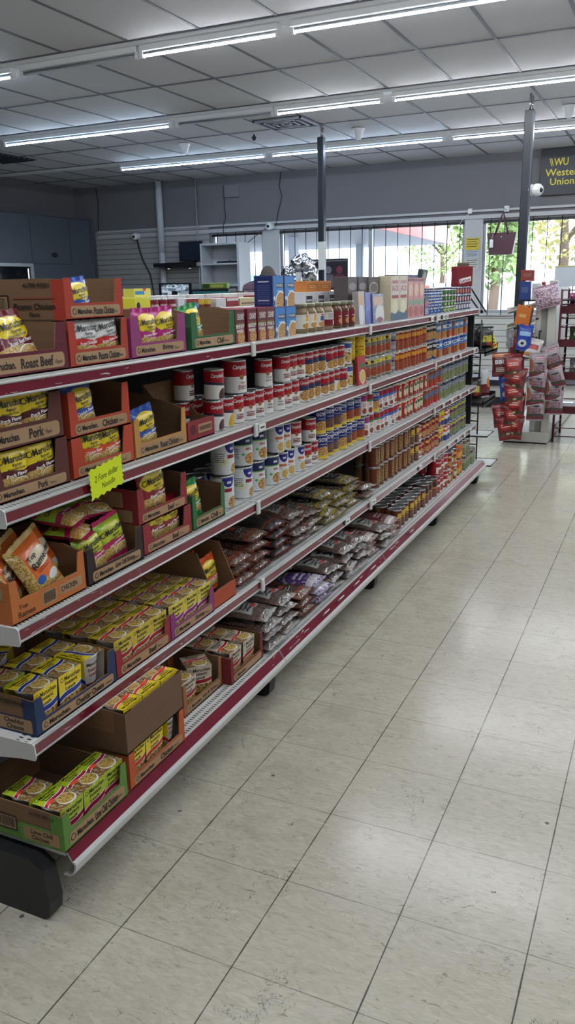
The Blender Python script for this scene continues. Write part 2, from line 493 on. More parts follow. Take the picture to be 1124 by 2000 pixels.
# ------------------------------------------------------------------ walls
def plaster(name, rgb):
    t = NT(name); p = t.pos()
    t.put(t.b.inputs['Base Color'], t.mix(t.math('MULTIPLY', t.noise(p, 3, 4), .25), s2l(rgb), s2l(tuple(int(c*.86) for c in rgb))))
    t.setp(Roughness=.8); t.bump(t.noise(p, 60, 2), .08, .002); return t.m
WALL = plaster('wall_paint', (118, 116, 120))
b = MB()
T = .15
for (x0, x1, z0, z1) in [(XL-T, -7.25, 0, H), (-7.25, XR+T, 2.365, H), (-7.25, -6.29, 0, 1.04), (-6.29, -5.98, 0, 2.365), (-5.98, -2.94, 0, 1.04), (-2.94, -2.67, 0, 2.365), (-2.67, 1.6, 0, 1.04), (1.6, XR+T, 0, 2.365)]:
    b.box(x0, x1, YW, YW+T, z0, z1, WALL)
struct(b.build('wall_north'))
b = MB(); b.box(XL-T, XL, YB, YW, 0, H, WALL); struct(b.build('wall_west'))
b = MB(); b.box(XR, XR+T, YB, YW, 0, H, WALL); struct(b.build('wall_east'))
b = MB(); b.box(XL-T, XR+T, YB-T, YB, 0, H, WALL); struct(b.build('wall_south'))
TRIMC = mat('trim_paint', (188, 188, 190), .5)
b = MB()
b.box(-9.6, 1.8, YW-.03, YW-.001, 2.395, 2.45, TRIMC); b.box(-9.6, 1.8, YW-.045, YW-.001, 2.49, 2.52, TRIMC)
struct(b.build('trim_8'))
b = MB(); BLK = mat('black_paint', (20, 20, 22), .45)
b.box(-6.29, -5.98, YW-.02, YW-.001, 1.04, 2.39, TRIMC); b.box(-2.94, -2.67, YW-.02, YW-.001, 1.04, 2.39, TRIMC)
struct(b.build('trim_9'))
SLAT = mat('slatwall_panel', (196, 195, 190), .5)
def slat(x0, x1, z0, z1, n):
    b = MB(); z = z0; SLAT = mat('slatwall_grey', (164, 163, 163), .5) if n == 1 else mat('slatwall_panel', (196, 195, 190), .5)
    while z < z1-.02:
        zz = min(z+.08, z1); b.box(x0, x1, YW-.022, YW-.002, z, zz, SLAT); z += .0875
    b.box(x0, x1, YW-.010, YW-.001, z0, z1, mat('slat_groove', (70, 70, 72), .7))
    return struct(b.build('wall_north_slat_%d' % n))
slat(-9.66, -7.30, .1, 2.50, 1); slat(-5.9, 1.6, .1, 1.0, 2)
# windows with black security bars
def glass():
    t = NT('window_glass'); t.n.remove(t.b)
    tr = t.node('ShaderNodeBsdfTransparent'); tr.inputs[0].default_value = (.93, .95, .95, 1)
    gl = t.node('ShaderNodeBsdfGlossy'); gl.inputs['Roughness'].default_value = .02
    fr = t.node('ShaderNodeFresnel'); fr.inputs[0].default_value = 1.45
    mx = t.node('ShaderNodeMixShader'); t.link(fr.outputs[0], mx.inputs[0]); t.link(tr.outputs[0], mx.inputs[1]); t.link(gl.outputs[0], mx.inputs[2])
    t.link(mx.outputs[0], t.out.inputs[0]); return t.m
GLASS = glass()
ALU = mat('aluminium_frame', (165, 167, 170), .4, .3)
def window(n, x0, x1, z0, z1, mull, bars):
    b = MB(); y = YW+.03
    for (a, c, d, e) in [(x0, x1, z0, z0+.05), (x0, x1, z1-.02, z1), (x0, x0+.04, z0, z1), (x1-.04, x1, z0, z1)]+[(m-.03, m+.03, z0, z1) for m in mull]:
        b.box(a, c, y, y+.06, d, e, ALU)
    b.box(x0, x1, YW-.012, YW+.03, z1-.035, z1, BLK)
    o = struct(b.build('window_%d' % n), 'aluminium framed shop window with black bars')
    b = MB(); b.quad([(x0, y+.03, z0), (x1, y+.03, z0), (x1, y+.03, z1), (x0, y+.03, z1)], GLASS); b.build('pane', o)
    for x in bars:
        b = MB(); b.tube([(x, YW-.05, z0-.02), (x, YW-.05, z1+.02)], .0065, BLK, 6); b.build('security_bar', o)
    b = MB(); b.box(x0, x1, YW-.05, YW+.03, z0-.03, z0+.005, TRIMC); b.build('window_sill', o)
window(1, -7.25, -6.29, 1.04, 2.365, [], [-7.12+.175*k for k in range(5)])
window(2, -5.98, -2.94, 1.04, 2.365, [-4.43], [-5.88+.192*k for k in range(16)])
window(3, -2.67, 1.6, 1.04, 2.365, [-.6], [-2.55+.2*k for k in range(21)])

# ------------------------------------------------------------------ outside
ASPH = mat('asphalt', (150, 150, 150), .9)
b = MB(); b.box(-80, 60, YW+T, 140, -.12, -.02, ASPH); o = struct(b.build('street'))
def canopy():
    WC = mat('canopy_white', (150, 150, 154), .5); RED = mat('canopy_red', (196, 30, 32), .4)
    root = tag(empty('station_canopy', (-22, 46, 3.9)), 'flat white forecourt canopy with a red fascia edge outside the windows', 'canopy')
    P = [(-11.6, 29.0), (-13.43, 54.2), (-60, 54.2), (-60, 29.0)]
    b = MB(); b.prism([(p[0]+22, p[1]-46) for p in P], 0, .9, 'z', WC); b.build('canopy_roof', root)
    b = MB()
    def strip(p, q, m):
        d = Vector((q[0]-p[0], q[1]-p[1], 0)).normalized(); nrm = Vector((d.y, -d.x, 0))*.12
        vs = [(p[0]+22, p[1]-46), (q[0]+22, q[1]-46), (q[0]+22+nrm.x, q[1]-46+nrm.y), (p[0]+22+nrm.x, p[1]-46+nrm.y)]
        n0 = len(b.v); b.prism(vs, -.05, 1.6, 'z', m)
        for v in b.v[n0:]:      # the fascia narrows to a point at its far end
            if v.z > 0 and v.y > 7 and m is RED: v.z = -.02+.03
    PM = (-13.16, 50.4); strip(P[0], PM, RED); strip(PM, P[1], RED); strip(P[3], P[0], RED)
    b.build('fascia', root)
    for x, y in ((-18, 40), (-18, 50), (-30, 40), (-30, 50)):
        b = MB(); b.box(x+22-.2, x+22+.2, y-46-.2, y-46+.2, -3.92, 0, mat('canopy_post', (150, 160, 172), .5)); b.build('post', root)
canopy()
def building():
    WB = mat('white_render', (236, 236, 232), .8)
    root = tag(empty('white_building', (-37, 74, 0)), 'plain white building across the road behind the canopy', 'building')
    b = MB(); b.box(-26, 13, -4, 8, -.05, 6.5, WB); b.build('wall', root)
    b = MB(); b.box(-26.3, 13.3, -4.3, 8.3, 6.5, 6.9, mat('roof_grey', (170, 170, 170), .8)); b.build('roof', root)
    for k in range(4):
        b = MB(); b.box(-22+7*k, -19+7*k, -4.08, -4.0, 1.0, 2.6, mat('dim_glass', (110, 125, 140), .2)); b.build('window', root)
building()
b = MB(); b.box(-9.5, 25, 30, 30.2, -.05, 1.5, mat('fence_grey', (176, 174, 170), .85))
for k in range(14):
    x = -9.5+k*2.5; b.box(x-.08, x+.08, 29.94, 30.0, -.05, 1.6, mat('fence_grey', (176, 174, 170), .85))
tag(b.build('board_fence'), 'long grey board fence outside under the trees', 'fence')
def leafmat(name, a, c):
    t = NT(name); n = t.noise(t.pos(), 1.2, 3)
    t.put(t.b.inputs['Base Color'], t.mix(n, s2l(a), s2l(c))); t.setp(Roughness=.7); return t.m
LEAF = [leafmat('leaf_green', (118, 142, 76), (172, 188, 116)), leafmat('leaf_yellow', (152, 150, 84), (196, 188, 122)), leafmat('leaf_deep', (104, 132, 76), (156, 178, 112))]
BARK = mat('bark', (104, 88, 72), .9)
def tree(x, y, h, rad, kind, label):
    rng = random.Random(int(x*13+y*7))
    root = tag(empty('leafy_tree', (x, y, -.02)), label, 'tree', 'trees outside the windows')
    b = MB(); top = h*.55
    pts = [(0, 0, 0), (.1, .05, h*.25), (-.05, .1, top)]
    b.tube(pts, [h*.028, h*.022, h*.012], BARK, 8)
    for k in range(6):
        a = k*1.05+rng.random(); z = h*(.3+.05*k)
        b.tube([(0, 0, z), (math.cos(a)*rad*.5, math.sin(a)*rad*.5, z+h*.18), (math.cos(a)*rad*.8, math.sin(a)*rad*.8, z+h*.3)], [h*.012, h*.008, h*.004], BARK, 6)
    b.build('trunk', root)
    b = MB(); vs = []; fs = []
    for k in range(2600):
        while True:
            q = Vector((rng.uniform(-1, 1), rng.uniform(-1, 1), rng.uniform(-1, 1)))
            if q.length < 1 and noise.noise(q*2.3+Vector((x, y, 0))) > -.12: break
        c = Vector((q.x*rad, q.y*rad, h*.62+q.z*h*.42)); s_ = rng.uniform(.09, .22)
        e = Euler((rng.uniform(-1, 1), rng.uniform(-1, 1), rng.uniform(0, 6.3))).to_matrix()
        o_ = len(vs); vs += [c+e @ Vector(p) for p in ((-s_, 0, 0), (0, -s_*.5, .02), (s_, 0, 0), (0, s_*.5, .02))]; fs.append((o_, o_+1, o_+2, o_+3))
    b.add(vs, fs, LEAF[kind]); b.build('foliage', root)
tree(-16.2, 63, 9, 3.2, 0, 'green leafy tree beside the red canopy corner')
tree(-5.4, 27.5, 6.5, 1.3, 2, 'darker green tree behind the hanging handbag')
tree(-4.7, 39, 10, 2.9, 1, 'yellow-green tree behind the tall black pole')
tree(-1.6, 33, 9, 2.6, 1, 'yellow-green tree outside at the edge of the far window')
tree(-9.7, 50, 8.5, 2.1, 0, 'green tree behind the notice column')
tree(4.6, 36, 9, 3.0, 0, 'green tree beyond the far end of the wide window')
def car(x, y, rgb, label, rz=0):
    root = tag(empty('parked_car', (x, y, -.02), (0, 0, rz)), label, 'car', 'cars outside')
    C_ = mat('car_paint_%d%d' % (rgb[0], rgb[1]), rgb, .3)
    b = MB(); prof = [(-2.1, .35), (-2.15, .75), (-1.9, .92), (-1.2, .98), (-.7, 1.42), (.8, 1.45), (1.4, 1.0), (2.0, .92), (2.15, .7), (2.1, .35)]
    b.prism(prof, -.82, .82, 'y', C_); b.build('body', root)
    b = MB(); g = mat('car_glass', (40, 46, 52), .1)
    for s in (-1, 1): b.prism([(-1.05, 1.0), (-.62, 1.36), (.72, 1.38), (1.2, 1.02)], s*.825, s*.835, 'y', g)
    b.build('side_windows', root)
    for wx in (-1.35, 1.35):
        for s in (-1, 1):
            b = MB(); b.M = Matrix.Translation((wx, s*.72, .33)) @ Matrix.Rotation(PI/2, 4, 'X')
            b.lathe([(.2, -.12), (.33, -.1), (.33, .1), (.2, .12)], mat('tyre', (25, 25, 26), .8), 18); b.build('wheel', root)
car(-14.5, 33, (180, 60, 52), 'red car parked outside under the canopy', .2)
car(-8.6, 27.5, (176, 58, 48), 'red car parked outside below the hanging handbag', 1.4)

car(-15.9, 25.5, (186, 50, 46), 'red car outside behind the plaid-shirted person', .1)
# ------------------------------------------------------------------ shelving run
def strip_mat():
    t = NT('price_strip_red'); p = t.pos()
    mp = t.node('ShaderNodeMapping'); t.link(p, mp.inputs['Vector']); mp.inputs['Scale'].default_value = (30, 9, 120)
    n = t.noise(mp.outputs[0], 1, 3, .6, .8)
    worn_glare = t.math('MULTIPLY', t.math('GREATER_THAN', n, .665), t.math('GREATER_THAN', t.noise(p, 1.7, 2), .50))  # white flecks: torn strip paper plus glare painted into the colour
    base = t.mix(worn_glare, s2l((116, 16, 40)), s2l((226, 220, 220)))
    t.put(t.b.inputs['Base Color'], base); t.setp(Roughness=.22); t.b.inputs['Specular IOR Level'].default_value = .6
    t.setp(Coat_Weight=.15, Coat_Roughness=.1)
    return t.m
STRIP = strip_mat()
SHELFW = mat('shelf_white', (212, 213, 211), .4)
def deck_mat():
    t = NT('perforated_deck'); p = t.pos(); s = t.node('ShaderNodeSeparateXYZ'); t.link(p, s.inputs[0])
    def dots(k, c, rad):
        return t.math('SUBTRACT', t.math('FRACT', t.math('MULTIPLY', c, k)), .5)
    fy = t.math('ABSOLUTE', dots(80, s.outputs[1], 0)); 
    row = t.math('COMPARE', t.math('FRACT', t.math('MULTIPLY', s.outputs[0], 40)), .5, .24)
    zone = t.math('GREATER_THAN', s.outputs[0], -1.345)
    hole = t.math('MULTIPLY', t.math('MULTIPLY', t.math('LESS_THAN', fy, .22), row), zone)
    t.put(t.b.inputs['Base Color'], t.mix(hole, s2l((208, 209, 206)), s2l((40, 40, 42)))); t.setp(Roughness=.4); return t.m
DECK = deck_mat()
SY = [1.30, 2.52, 3.735, 4.955, 6.17]
SPINE = -1.73
LEV = {1: (1.310, 1.274, -1.30), 2: (1.032, .996, -1.30), 3: (.752, .714, -1.30), 4: (.458, .420, -1.292)}
BASEZ, BASEX = .187, -1.222
tier = {1: 'top tier', 2: 'second tier down', 3: 'third tier down', 4: 'fourth tier down', 5: 'lowest tier'}
sect = ['first section nearest the camera', 'second section along', 'third section along', 'last section before the chip rack']
TAGW = mat('tag_white', (232, 232, 228), .35); TAGB = mat('tag_black', (22, 22, 24), .4)
TAGS = {(1, 2): [4.86], (1, 3): [5.02, 5.14, 5.22], (2, 3): [5.42, 5.62, 6.06], (3, 3): [5.2, 5.42, 5.66, 5.92], (4, 1): [3.42], (4, 2): [3.80, 4.65], (4, 3): [5.35, 5.6, 5.8, 6.0],
        (5, 1): [2.95, 3.12, 3.32, 3.55], (2, 1): [2.58], (5, 2): [4.2]}
def price_tag(parent, x, y, z, w=.055, slope=0):
    b = MB(); c, s_ = math.cos(slope), math.sin(slope)
    b.box(-.001, .0022, -w/2, w/2, -.0125, .0125, TAGW)
    b.box(.0022, .0026, -w/2-.02, -w/2-.001, -.011, .011, TAGB)
    b.box(.0022, .0026, -w*.3, w*.3, -.004, .002, TAGB)
    return b.build('price_tag', parent, (x, y, z), (0, slope, 0))
for lv, (zt, zb, xf) in LEV.items():
    for k in range(4):
        y0, y1 = SY[k]+.002, SY[k+1]-.002
        root = empty('gondola_shelf', (xf, (y0+y1)/2, zb))
        tag(root, 'white shelf with dark red price strip, %s, %s' % (tier[lv], sect[k]), 'shelf', 'gondola shelves')
        T0 = Matrix.Translation(-Vector(root.location))
        b = MB(); b.M = T0
        b.box(SPINE+.012, xf-.002, y0, y1, zt-.018, zt, SHELFW, top=DECK)
        b.box(xf-.03, xf-.002, y0, y1, zb+.004, zt-.018, SHELFW)
        b.build('deck', root)
        b = MB(); b.M = T0
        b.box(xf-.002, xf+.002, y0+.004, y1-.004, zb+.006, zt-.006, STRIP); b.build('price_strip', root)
        b = MB(); b.M = T0
        for z in (zt-.004, zb+.003):
            b.tube([(xf+.0015, y0+.003, z), (xf+.0015, y1-.003, z)], .0034, SHELFW, 6)
        b.build('strip_rail', root)
        for yy in (y0, y1):
            b = MB(); b.M = T0
            b.prism([(xf+.010, zt-.002), (xf+.004, zt+.003), (xf-.05, zt+.002), (SPINE+.02, zt-.002), (SPINE+.02, zb-.07), (SPINE+.1, zb-.055), (xf-.03, zb-.006), (xf+.008, zb-.004), (xf+.012, zb+.004)], yy-.0018, yy+.0018 if yy == y0 else yy+.0016, 'y', SHELFW)
            if yy == y0 and k > 0 : b.rbox(xf+.003, xf+.013, yy-.011, yy+.013, zb-.008, zt+.004, SHELFW, .003)
            b.build('end_bracket', root)
        for y in TAGS.get((lv, k), []): price_tag(root, xf+.0035-root.location.x, y-root.location.y, (zt+zb)/2-root.location.z)
for k in range(4):
    y0, y1 = SY[k]+.002, SY[k+1]-.002
    root = empty('gondola_base_shelf', (BASEX, (y0+y1)/2, .11))
    tag(root, 'white base shelf with rounded kick lip, lowest tier, %s' % sect[k], 'shelf', 'gondola shelves')
    T0 = Matrix.Translation(-Vector(root.location))
    b = MB(); b.M = T0; b.box(SPINE+.012, BASEX, y0, y1, BASEZ-.018, BASEZ, SHELFW, top=DECK); b.build('deck', root)
    b = MB(); b.M = T0; X = BASEX
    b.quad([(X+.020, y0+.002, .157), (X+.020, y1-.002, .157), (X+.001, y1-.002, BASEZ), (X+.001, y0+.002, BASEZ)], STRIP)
    b.quad([(X+.001, y0, BASEZ-.004), (X+.001, y1, BASEZ-.004), (X+.018, y1, .155), (X+.018, y0, .155)], SHELFW); b.build('price_strip', root)
    b = MB(); b.M = T0
    prof = [(X+.018, .158), (X+.026, .157), (X+.029, .150), (X+.026, .134), (X+.018, .120), (X+.006, .113), (X-.012, .112), (X-.012, .115), (X+.005, .116), (X+.015, .123), (X+.022, .136), (X+.024, .149), (X+.018, .154)]
    b.prism(prof, y0, y1, 'y', SHELFW); b.build('kick_lip', root)
    for y in TAGS.get((5, k), []): price_tag(root, X+.0125-root.location.x, y-root.location.y, .173-.11, slope=.58)
fr = tag(empty('gondola_unit', (-1.75, 3.735, 0)), 'black footed steel shelving frame carrying the food shelves', 'shelving')
T0 = Matrix.Translation((1.75, -3.735, 0))
FOOT = mat('foot_black', (24, 26, 30), .4); PEG = mat('back_panel', (58, 60, 66), .6)
for i, y in enumerate(SY):
    b = MB(); b.M = T0; d = .0 if i else -.012
    b.prism([(-1.36, .165), (-1.30, .165), (-1.262, .14), (-1.250, .05), (-1.256, .012), (-1.275, 0.0), (-2.15, 0.0), (-2.15, .165)], y-.028+d, y+.02+d, 'y', FOOT); b.build('foot', fr)
    b = MB(); b.M = T0; b.box(-1.765, -1.735, y-.02, y+.02, .165, 1.39, mat('upright_steel', (90, 92, 96), .5, .3)); b.build('upright', fr)
for k in range(4):
    b = MB(); b.M = T0; b.box(SPINE-.004, SPINE+.006, SY[k]+.001, SY[k+1]-.001, .17, 1.39, PEG); b.build('back_panel', fr)
    b = MB(); b.M = T0; b.box(-1.775, -1.715, SY[k]+.001, SY[k+1]-.001, 1.392, 1.413, SHELFW); b.build('top_cap', fr)
b = MB(); b.M = T0
b.box(-1.80, -1.775, SY[0], SY[-1], .17, 1.39, PEG); b.build('rear_panel', fr)
for k in range(4):
    root = tag(empty('rear_shelf', (-2.15, (SY[k]+SY[k+1])/2, 1.28)), 'white shelf on the far side of the shelving run, %s' % sect[k], 'shelf', 'far side shelves')
    b = MB(); b.box(-.12, .35, -.6, .6, .01, .028, SHELFW); b.build('deck', root)
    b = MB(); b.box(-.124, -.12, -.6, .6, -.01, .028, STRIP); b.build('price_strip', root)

# ------------------------------------------------------------------ cardboard display cartons
KR = (138, 104, 74)
def kraft(name, rgb):
    t = NT(name); p = t.pos(); mp = t.node('ShaderNodeMapping'); t.link(p, mp.inputs['Vector']); mp.inputs['Scale'].default_value = (6, 6, 160)
    n = t.noise(mp.outputs[0], 1, 2)
    t.put(t.b.inputs['Base Color'], t.mix(n, s2l(rgb), s2l(tuple(int(c*.86) for c in rgb)))); t.setp(Roughness=.75); return t.m
KRAFT = kraft('kraft_card', KR); KRAFTD = kraft('kraft_card_dark', (108, 82, 60)); KLAB = mat('kraft_label', (172, 138, 102), .7)
INK = mat('black_ink', (28, 22, 22), .6); BRN = mat('brown_ink', (88, 52, 36), .6)
def rrect(x0, x1, y0, y1, r=.008, n=3):
    P = []
    for cx, cy, a in ((x1-r, y1-r, 0), (x0+r, y1-r, PI/2), (x0+r, y0+r, PI), (x1-r, y0+r, 1.5*PI)):
        for k in range(n+1):
            t = a+PI/2*k/n; P.append((cx+r*math.cos(t), cy+r*math.sin(t)))
    return P
def ring(b, fn, cx, cy, r, m, th=.28, n=14):
    vs = []
    for k in range(n):
        a = 2*PI*k/n+.9
        vs += [fn(cx+r*math.cos(a), cy+r*math.sin(a)), fn(cx+r*(1-th)*math.cos(a), cy+r*(1-th)*math.sin(a))]
    b.add(vs, [(2*k, 2*k+2, 2*k+3, 2*k+1) for k in range(n-1)], m)
def carton(label, y0, y1, z0, rgb, text, xf, depth=.34, hp=.113, hl=.045, hb=None, hs=None, post=.03, side=None, group='noodle display cartons', name='noodle_carton', brand='Maruchan.', flav='Flavor', patch=True, rz=0, slope=.012, textcol=None, bar=False):
    hb = hb or hp; hs = hs or hp
    t = .0035; yc = (y0+y1)/2; Wd = (y1-y0)/2
    root = tag(empty(name, (xf-depth/2, yc, z0+.0005), (0, 0, rz)), label, 'carton', group)
    C_ = kraft('carton_%02x%02x%02x' % rgb, rgb) if ('carton_%02x%02x%02x' % rgb) not in MATS else MATS['carton_%02x%02x%02x' % rgb]
    MATS['carton_%02x%02x%02x' % rgb] = C_
    ink = textcol or INK
    xF, xB = depth/2, -depth/2
    b = MB()
    b.box(xB, xF, -Wd, Wd, 0, t, KRAFTD)
    b.box(xB, xB+t, -Wd, Wd, t, hb, KRAFT)
    for s in (-1, 1):
        poly = [(xB+t, t), (xF-t, t), (xF-t, hp-.004), (xF-.06, hs), (xB+t, hs if hb <= hs else hb)]
        ya, yb = (s*Wd, s*(Wd-t)); b.prism(poly, min(ya, yb), max(ya, yb), 'y', KRAFT)
        yo = s*(Wd+.0005)
        # printed colour on the outside of the side wall
        def pane(pts, m):
            P = [(x, yo, z) for x, z in pts]; b.quad(P if s < 0 else P[::-1], m)
        full = side and side.get('full'); plain = side and side.get('plain')
        if full: pane([(xB, 0), (xF, 0), (xF, hp-.004), (xF-.06, hs), (xB, hs)], C_)
        else:
            pane([(xF-.038, 0), (xF, 0), (xF, hp-.004), (xF-.038, hp+(hs-hp)*.3-.003)], C_)
            plain or pane([(xB, 0), (xF-.038, 0), (xF-.038, hp*.46), (xB, hp*.46)], C_)
    if side:
        yo = -(Wd+.0011)
        fn = lambda u, v: (xF-u, yo-.0004, v)
        g = lambda u, v: (xF+u, yo-.0004, v)
        for it in side.get('items', []):
            if it[0] == 't': b.text(it[1], g, it[2], it[3], INK, h=it[4], bold=.02)
            elif it[0] == 'p': b.poly2(rrect(*it[1:5], .006), lambda u, v: (xF+u, yo-.0002, v), KLAB)
            elif it[0] == 'bar':
                x0, x1, v0, v1 = it[1:5]
                for a in (rrect(x0, x1, v0, v1, .002),): b.poly2(a, lambda u, v: (xF+u, yo-.0002, v), INK)
                b.poly2(rrect(x0+.004, x1-.004, v0+.004, v1-.004, .001), lambda u, v: (xF+u, yo-.0003, v), KLAB)
                rng = random.Random(3); u = x0+.007
                while u < x1-.008:
                    w_ = rng.choice((.0012, .002, .003)); b.poly2([(u, v0+.008), (u+w_, v0+.008), (u+w_, v1-.006), (u, v1-.006)], g, INK); u += w_+rng.choice((.0014, .002))
            elif it[0] == 's':  # plain printed stripe
                b.poly2([(it[1], it[3]), (it[2], it[3]), (it[2], it[4]), (it[1], it[4])], lambda u, v: (xF+u, yo-.00004, v), it[5])
    b.build('carton_body', root)
    b = MB()
    o = slope
    def front(v): return xF+o*0
    b.box(xF-t, xF, -Wd, Wd, 0, hl, KRAFT, px=C_, top=KRAFT)
    for s in (-1, 1):
        a0, a1 = (-Wd, -Wd+post) if s < 0 else (Wd-post, Wd)
        a1b = a1 if s > 0 else a1-post*.25; a0b = a0 if s < 0 else a0+post*.25
        vs = [(xF-t, a0, hl), (xF-t, a1, hl), (xF-t, a1b, hp), (xF-t, a0b, hp), (xF, a0, hl), (xF, a1, hl), (xF, a1b, hp), (xF, a0b, hp)]
        b.add(vs, [(0, 3, 2, 1), (0, 1, 5, 4), (2, 3, 7, 6), (0, 4, 7, 3), (1, 2, 6, 5)], KRAFT); b.add(vs, [(4, 5, 6, 7)], C_)
    fn = lambda u, v: (xF+.0012, u, v)
    m_ = hl*.16
    if patch: b.poly2(rrect(-Wd+.018, Wd-.014, m_, hl-m_, hl*.2), lambda u, v: (xF+.0006, u, v), KLAB)
    W2 = 2*Wd
    if brand:
        ring(b, fn, -Wd+.032, hl*.5, hl*.19, ink); b.text(brand, fn, -Wd+.036+hl*.22+W2*.125, hl*.5, ink, w=W2*.25, h=hl*.34, bold=.035)
    if text:
        nw = min(W2*.36, len(text)*hl*.24)
        b.text(text, fn, W2*.14, hl*.5, ink, w=nw, h=hl*.46, bold=.03)
        if flav: b.text(flav, fn, min(W2*.14+nw/2+W2*.07, Wd-.035), hl*.42, ink, w=W2*.085, h=hl*.2)
    b.build('front_panel', root)
    return root

# ------------------------------------------------------------------ noodle packets
YEL = (240, 214, 40); WHITE = (238, 238, 236)
def pouch_h(u, v, t):   # half thickness of a pillow pack, u,v in -1..1
    return t*max(0, (1-abs(u)**2.6))**.62*max(0, (1-abs(v)**3.2))**.55
def pouch(name, w, h, t, front, back, seal, seed=0, texts=(), nu=14, nv=16, extra=None, wr=.10):
    """pillow pack standing in the YZ plane, front to +X, centre of the base at the origin"""
    root = empty(name); b = MB()
    def P(sgn):
        def f(a, c):
            u, v = 2*a-1, 2*c-1
            n = noise.noise(Vector((u*2.2+seed*7, v*2.2, sgn*3)))*.6+noise.noise(Vector((u*6+seed, v*5, sgn)))*.3
            d = pouch_h(u, v, t)*(1+wr*2*n)+.0004
            wob = .006*math.sin(v*3+seed)*(abs(u)**2)
            return (sgn*d, u*w/2*(1-.06*(1-abs(v)))+wob*.0, (c)*h+(h*.012*n*(1-abs(v))))
        return f
    b.grid(P(1), nu, nv, front); b.grid(P(-1), nu, nv, back, flip=True)
    fn = lambda u, v: (pouch_h(2*u/w, 2*v/h, t)*1.06+.0022, u, h/2+v)
    for q in texts:
        b.text(q[0], fn, q[1], q[2], q[3], h=q[4], w=q[5] if len(q) > 5 else None, bold=.02, rot=q[6] if len(q) > 6 else 0)
    if extra: extra(b, fn)
    b.build('packet', root)
    for s in (0, 1):
        b = MB(); n = 22; vs = []
        z0 = 0 if s == 0 else h; z1 = -.011 if s == 0 else h+.011
        for i in range(n+1):
            y = -w/2+w*i/n; k = .0025 if i % 2 else 0
            x = .0022*math.sin(i*.9+seed)
            vs += [(x*.3, y*.985, z0), (x, y*.985, z1+(k if s else -k))]
        fs = [(2*i, 2*i+2, 2*i+3, 2*i+1) for i in range(n)]
        b.add(vs, fs, seal, smooth=True); b.add([(x-.0008, y, z) for x, y, z in vs], [f[::-1] for f in fs], seal, smooth=True)
        b.build('seal', root)
    return proto(root)
TXW = mat('print_white', (240, 240, 238), .4); TXK = mat('print_black', (18, 16, 18), .4); TXR = mat('print_red', (176, 20, 34), .4)
TXY = mat('print_yellow', (238, 206, 50), .4); TXB = mat('print_blue', (26, 60, 140), .4); TXG = mat('print_gold', (196, 160, 80), .4)
def ramen(kind, rgb, word, base=None, yellow=YEL, seed=1):
    a = art('ramen_'+kind, base or rgb, [(('r', 0, 1, 0, .44), NOODLE), (('e', .5, .70, .46, .27), yellow), (('w', .40, .075, .05, 5, .6, .12), rgb),
             (('e', .66, .17, .26, .15), WHITE), (('e', .66, .17, .23, .13), NOODLE)], .22, .25, .6)
    tx = [('Maruchan', .007, .0265, TXK, .0165, .080, .08), ('Ramen', .004, .0115, TXK, .0078, .030, .08), ('Noodle Soup', .002, .0015, TXK, .0085, .056, .08), (word+' Flavor', .004, -.0115, TXW, .0085, .07, .10)]
    return pouch('ramen_packet', .118, .104, .019, a, mat('ramen_back_'+kind, rgb, .3), mat('ramen_seal_'+kind, rgb, .3), seed, tx, extra=lambda b, fn: ring(b, fn, -.043, .022, .0075, TXK))
PK = {}
for i, (k, rgb, wd, base, yl) in enumerate([('beef', (150, 22, 44), 'Beef', None, YEL), ('roastbeef', (112, 20, 40), 'Roast Beef', None, YEL), ('pork', (92, 26, 34), 'Pork', YEL, YEL), ('chicken', (226, 84, 34), 'Chicken', None, YEL),
        ('bluechicken', (36, 84, 176), 'Chicken', None, YEL), ('picante', (206, 40, 40), 'Picante Chicken', WHITE, WHITE), ('shrimp', (186, 38, 128), 'Shrimp', None, YEL), ('chili', (30, 140, 66), 'Chili', None, YEL), ('limeshrimp', (190, 30, 96), 'Lime Chili Shrimp', (150, 200, 50), (206, 214, 60))]):
    PK[k] = ramen(k, rgb, wd, base, yl, i+1)
a = art('top_ramen', (228, 112, 44), [(('r', 0, .22, 0, 1), NOODLE), (('w', .14, .14, .03, 7, 0, .1), NOODLE), (('e', .62, .66, .34, .17), (244, 226, 196)), (('e', .34, .30, .12, .08), (40, 100, 190)), (('e', .72, .22, .17, .09), WHITE), (('d', .35, .85, .42, .50, 2), (150, 30, 20))], .22, .25, .6)
PK['top'] = pouch('ramen_packet', .112, .125, .02, a, mat('top_back', (226, 130, 60), .3), mat('top_seal', (216, 186, 110), .3), 12,
    [('Top', -.010, .030, TXK, .015, .03, .15), ('Ramen', .008, .014, TXK, .017, .062, .15)])

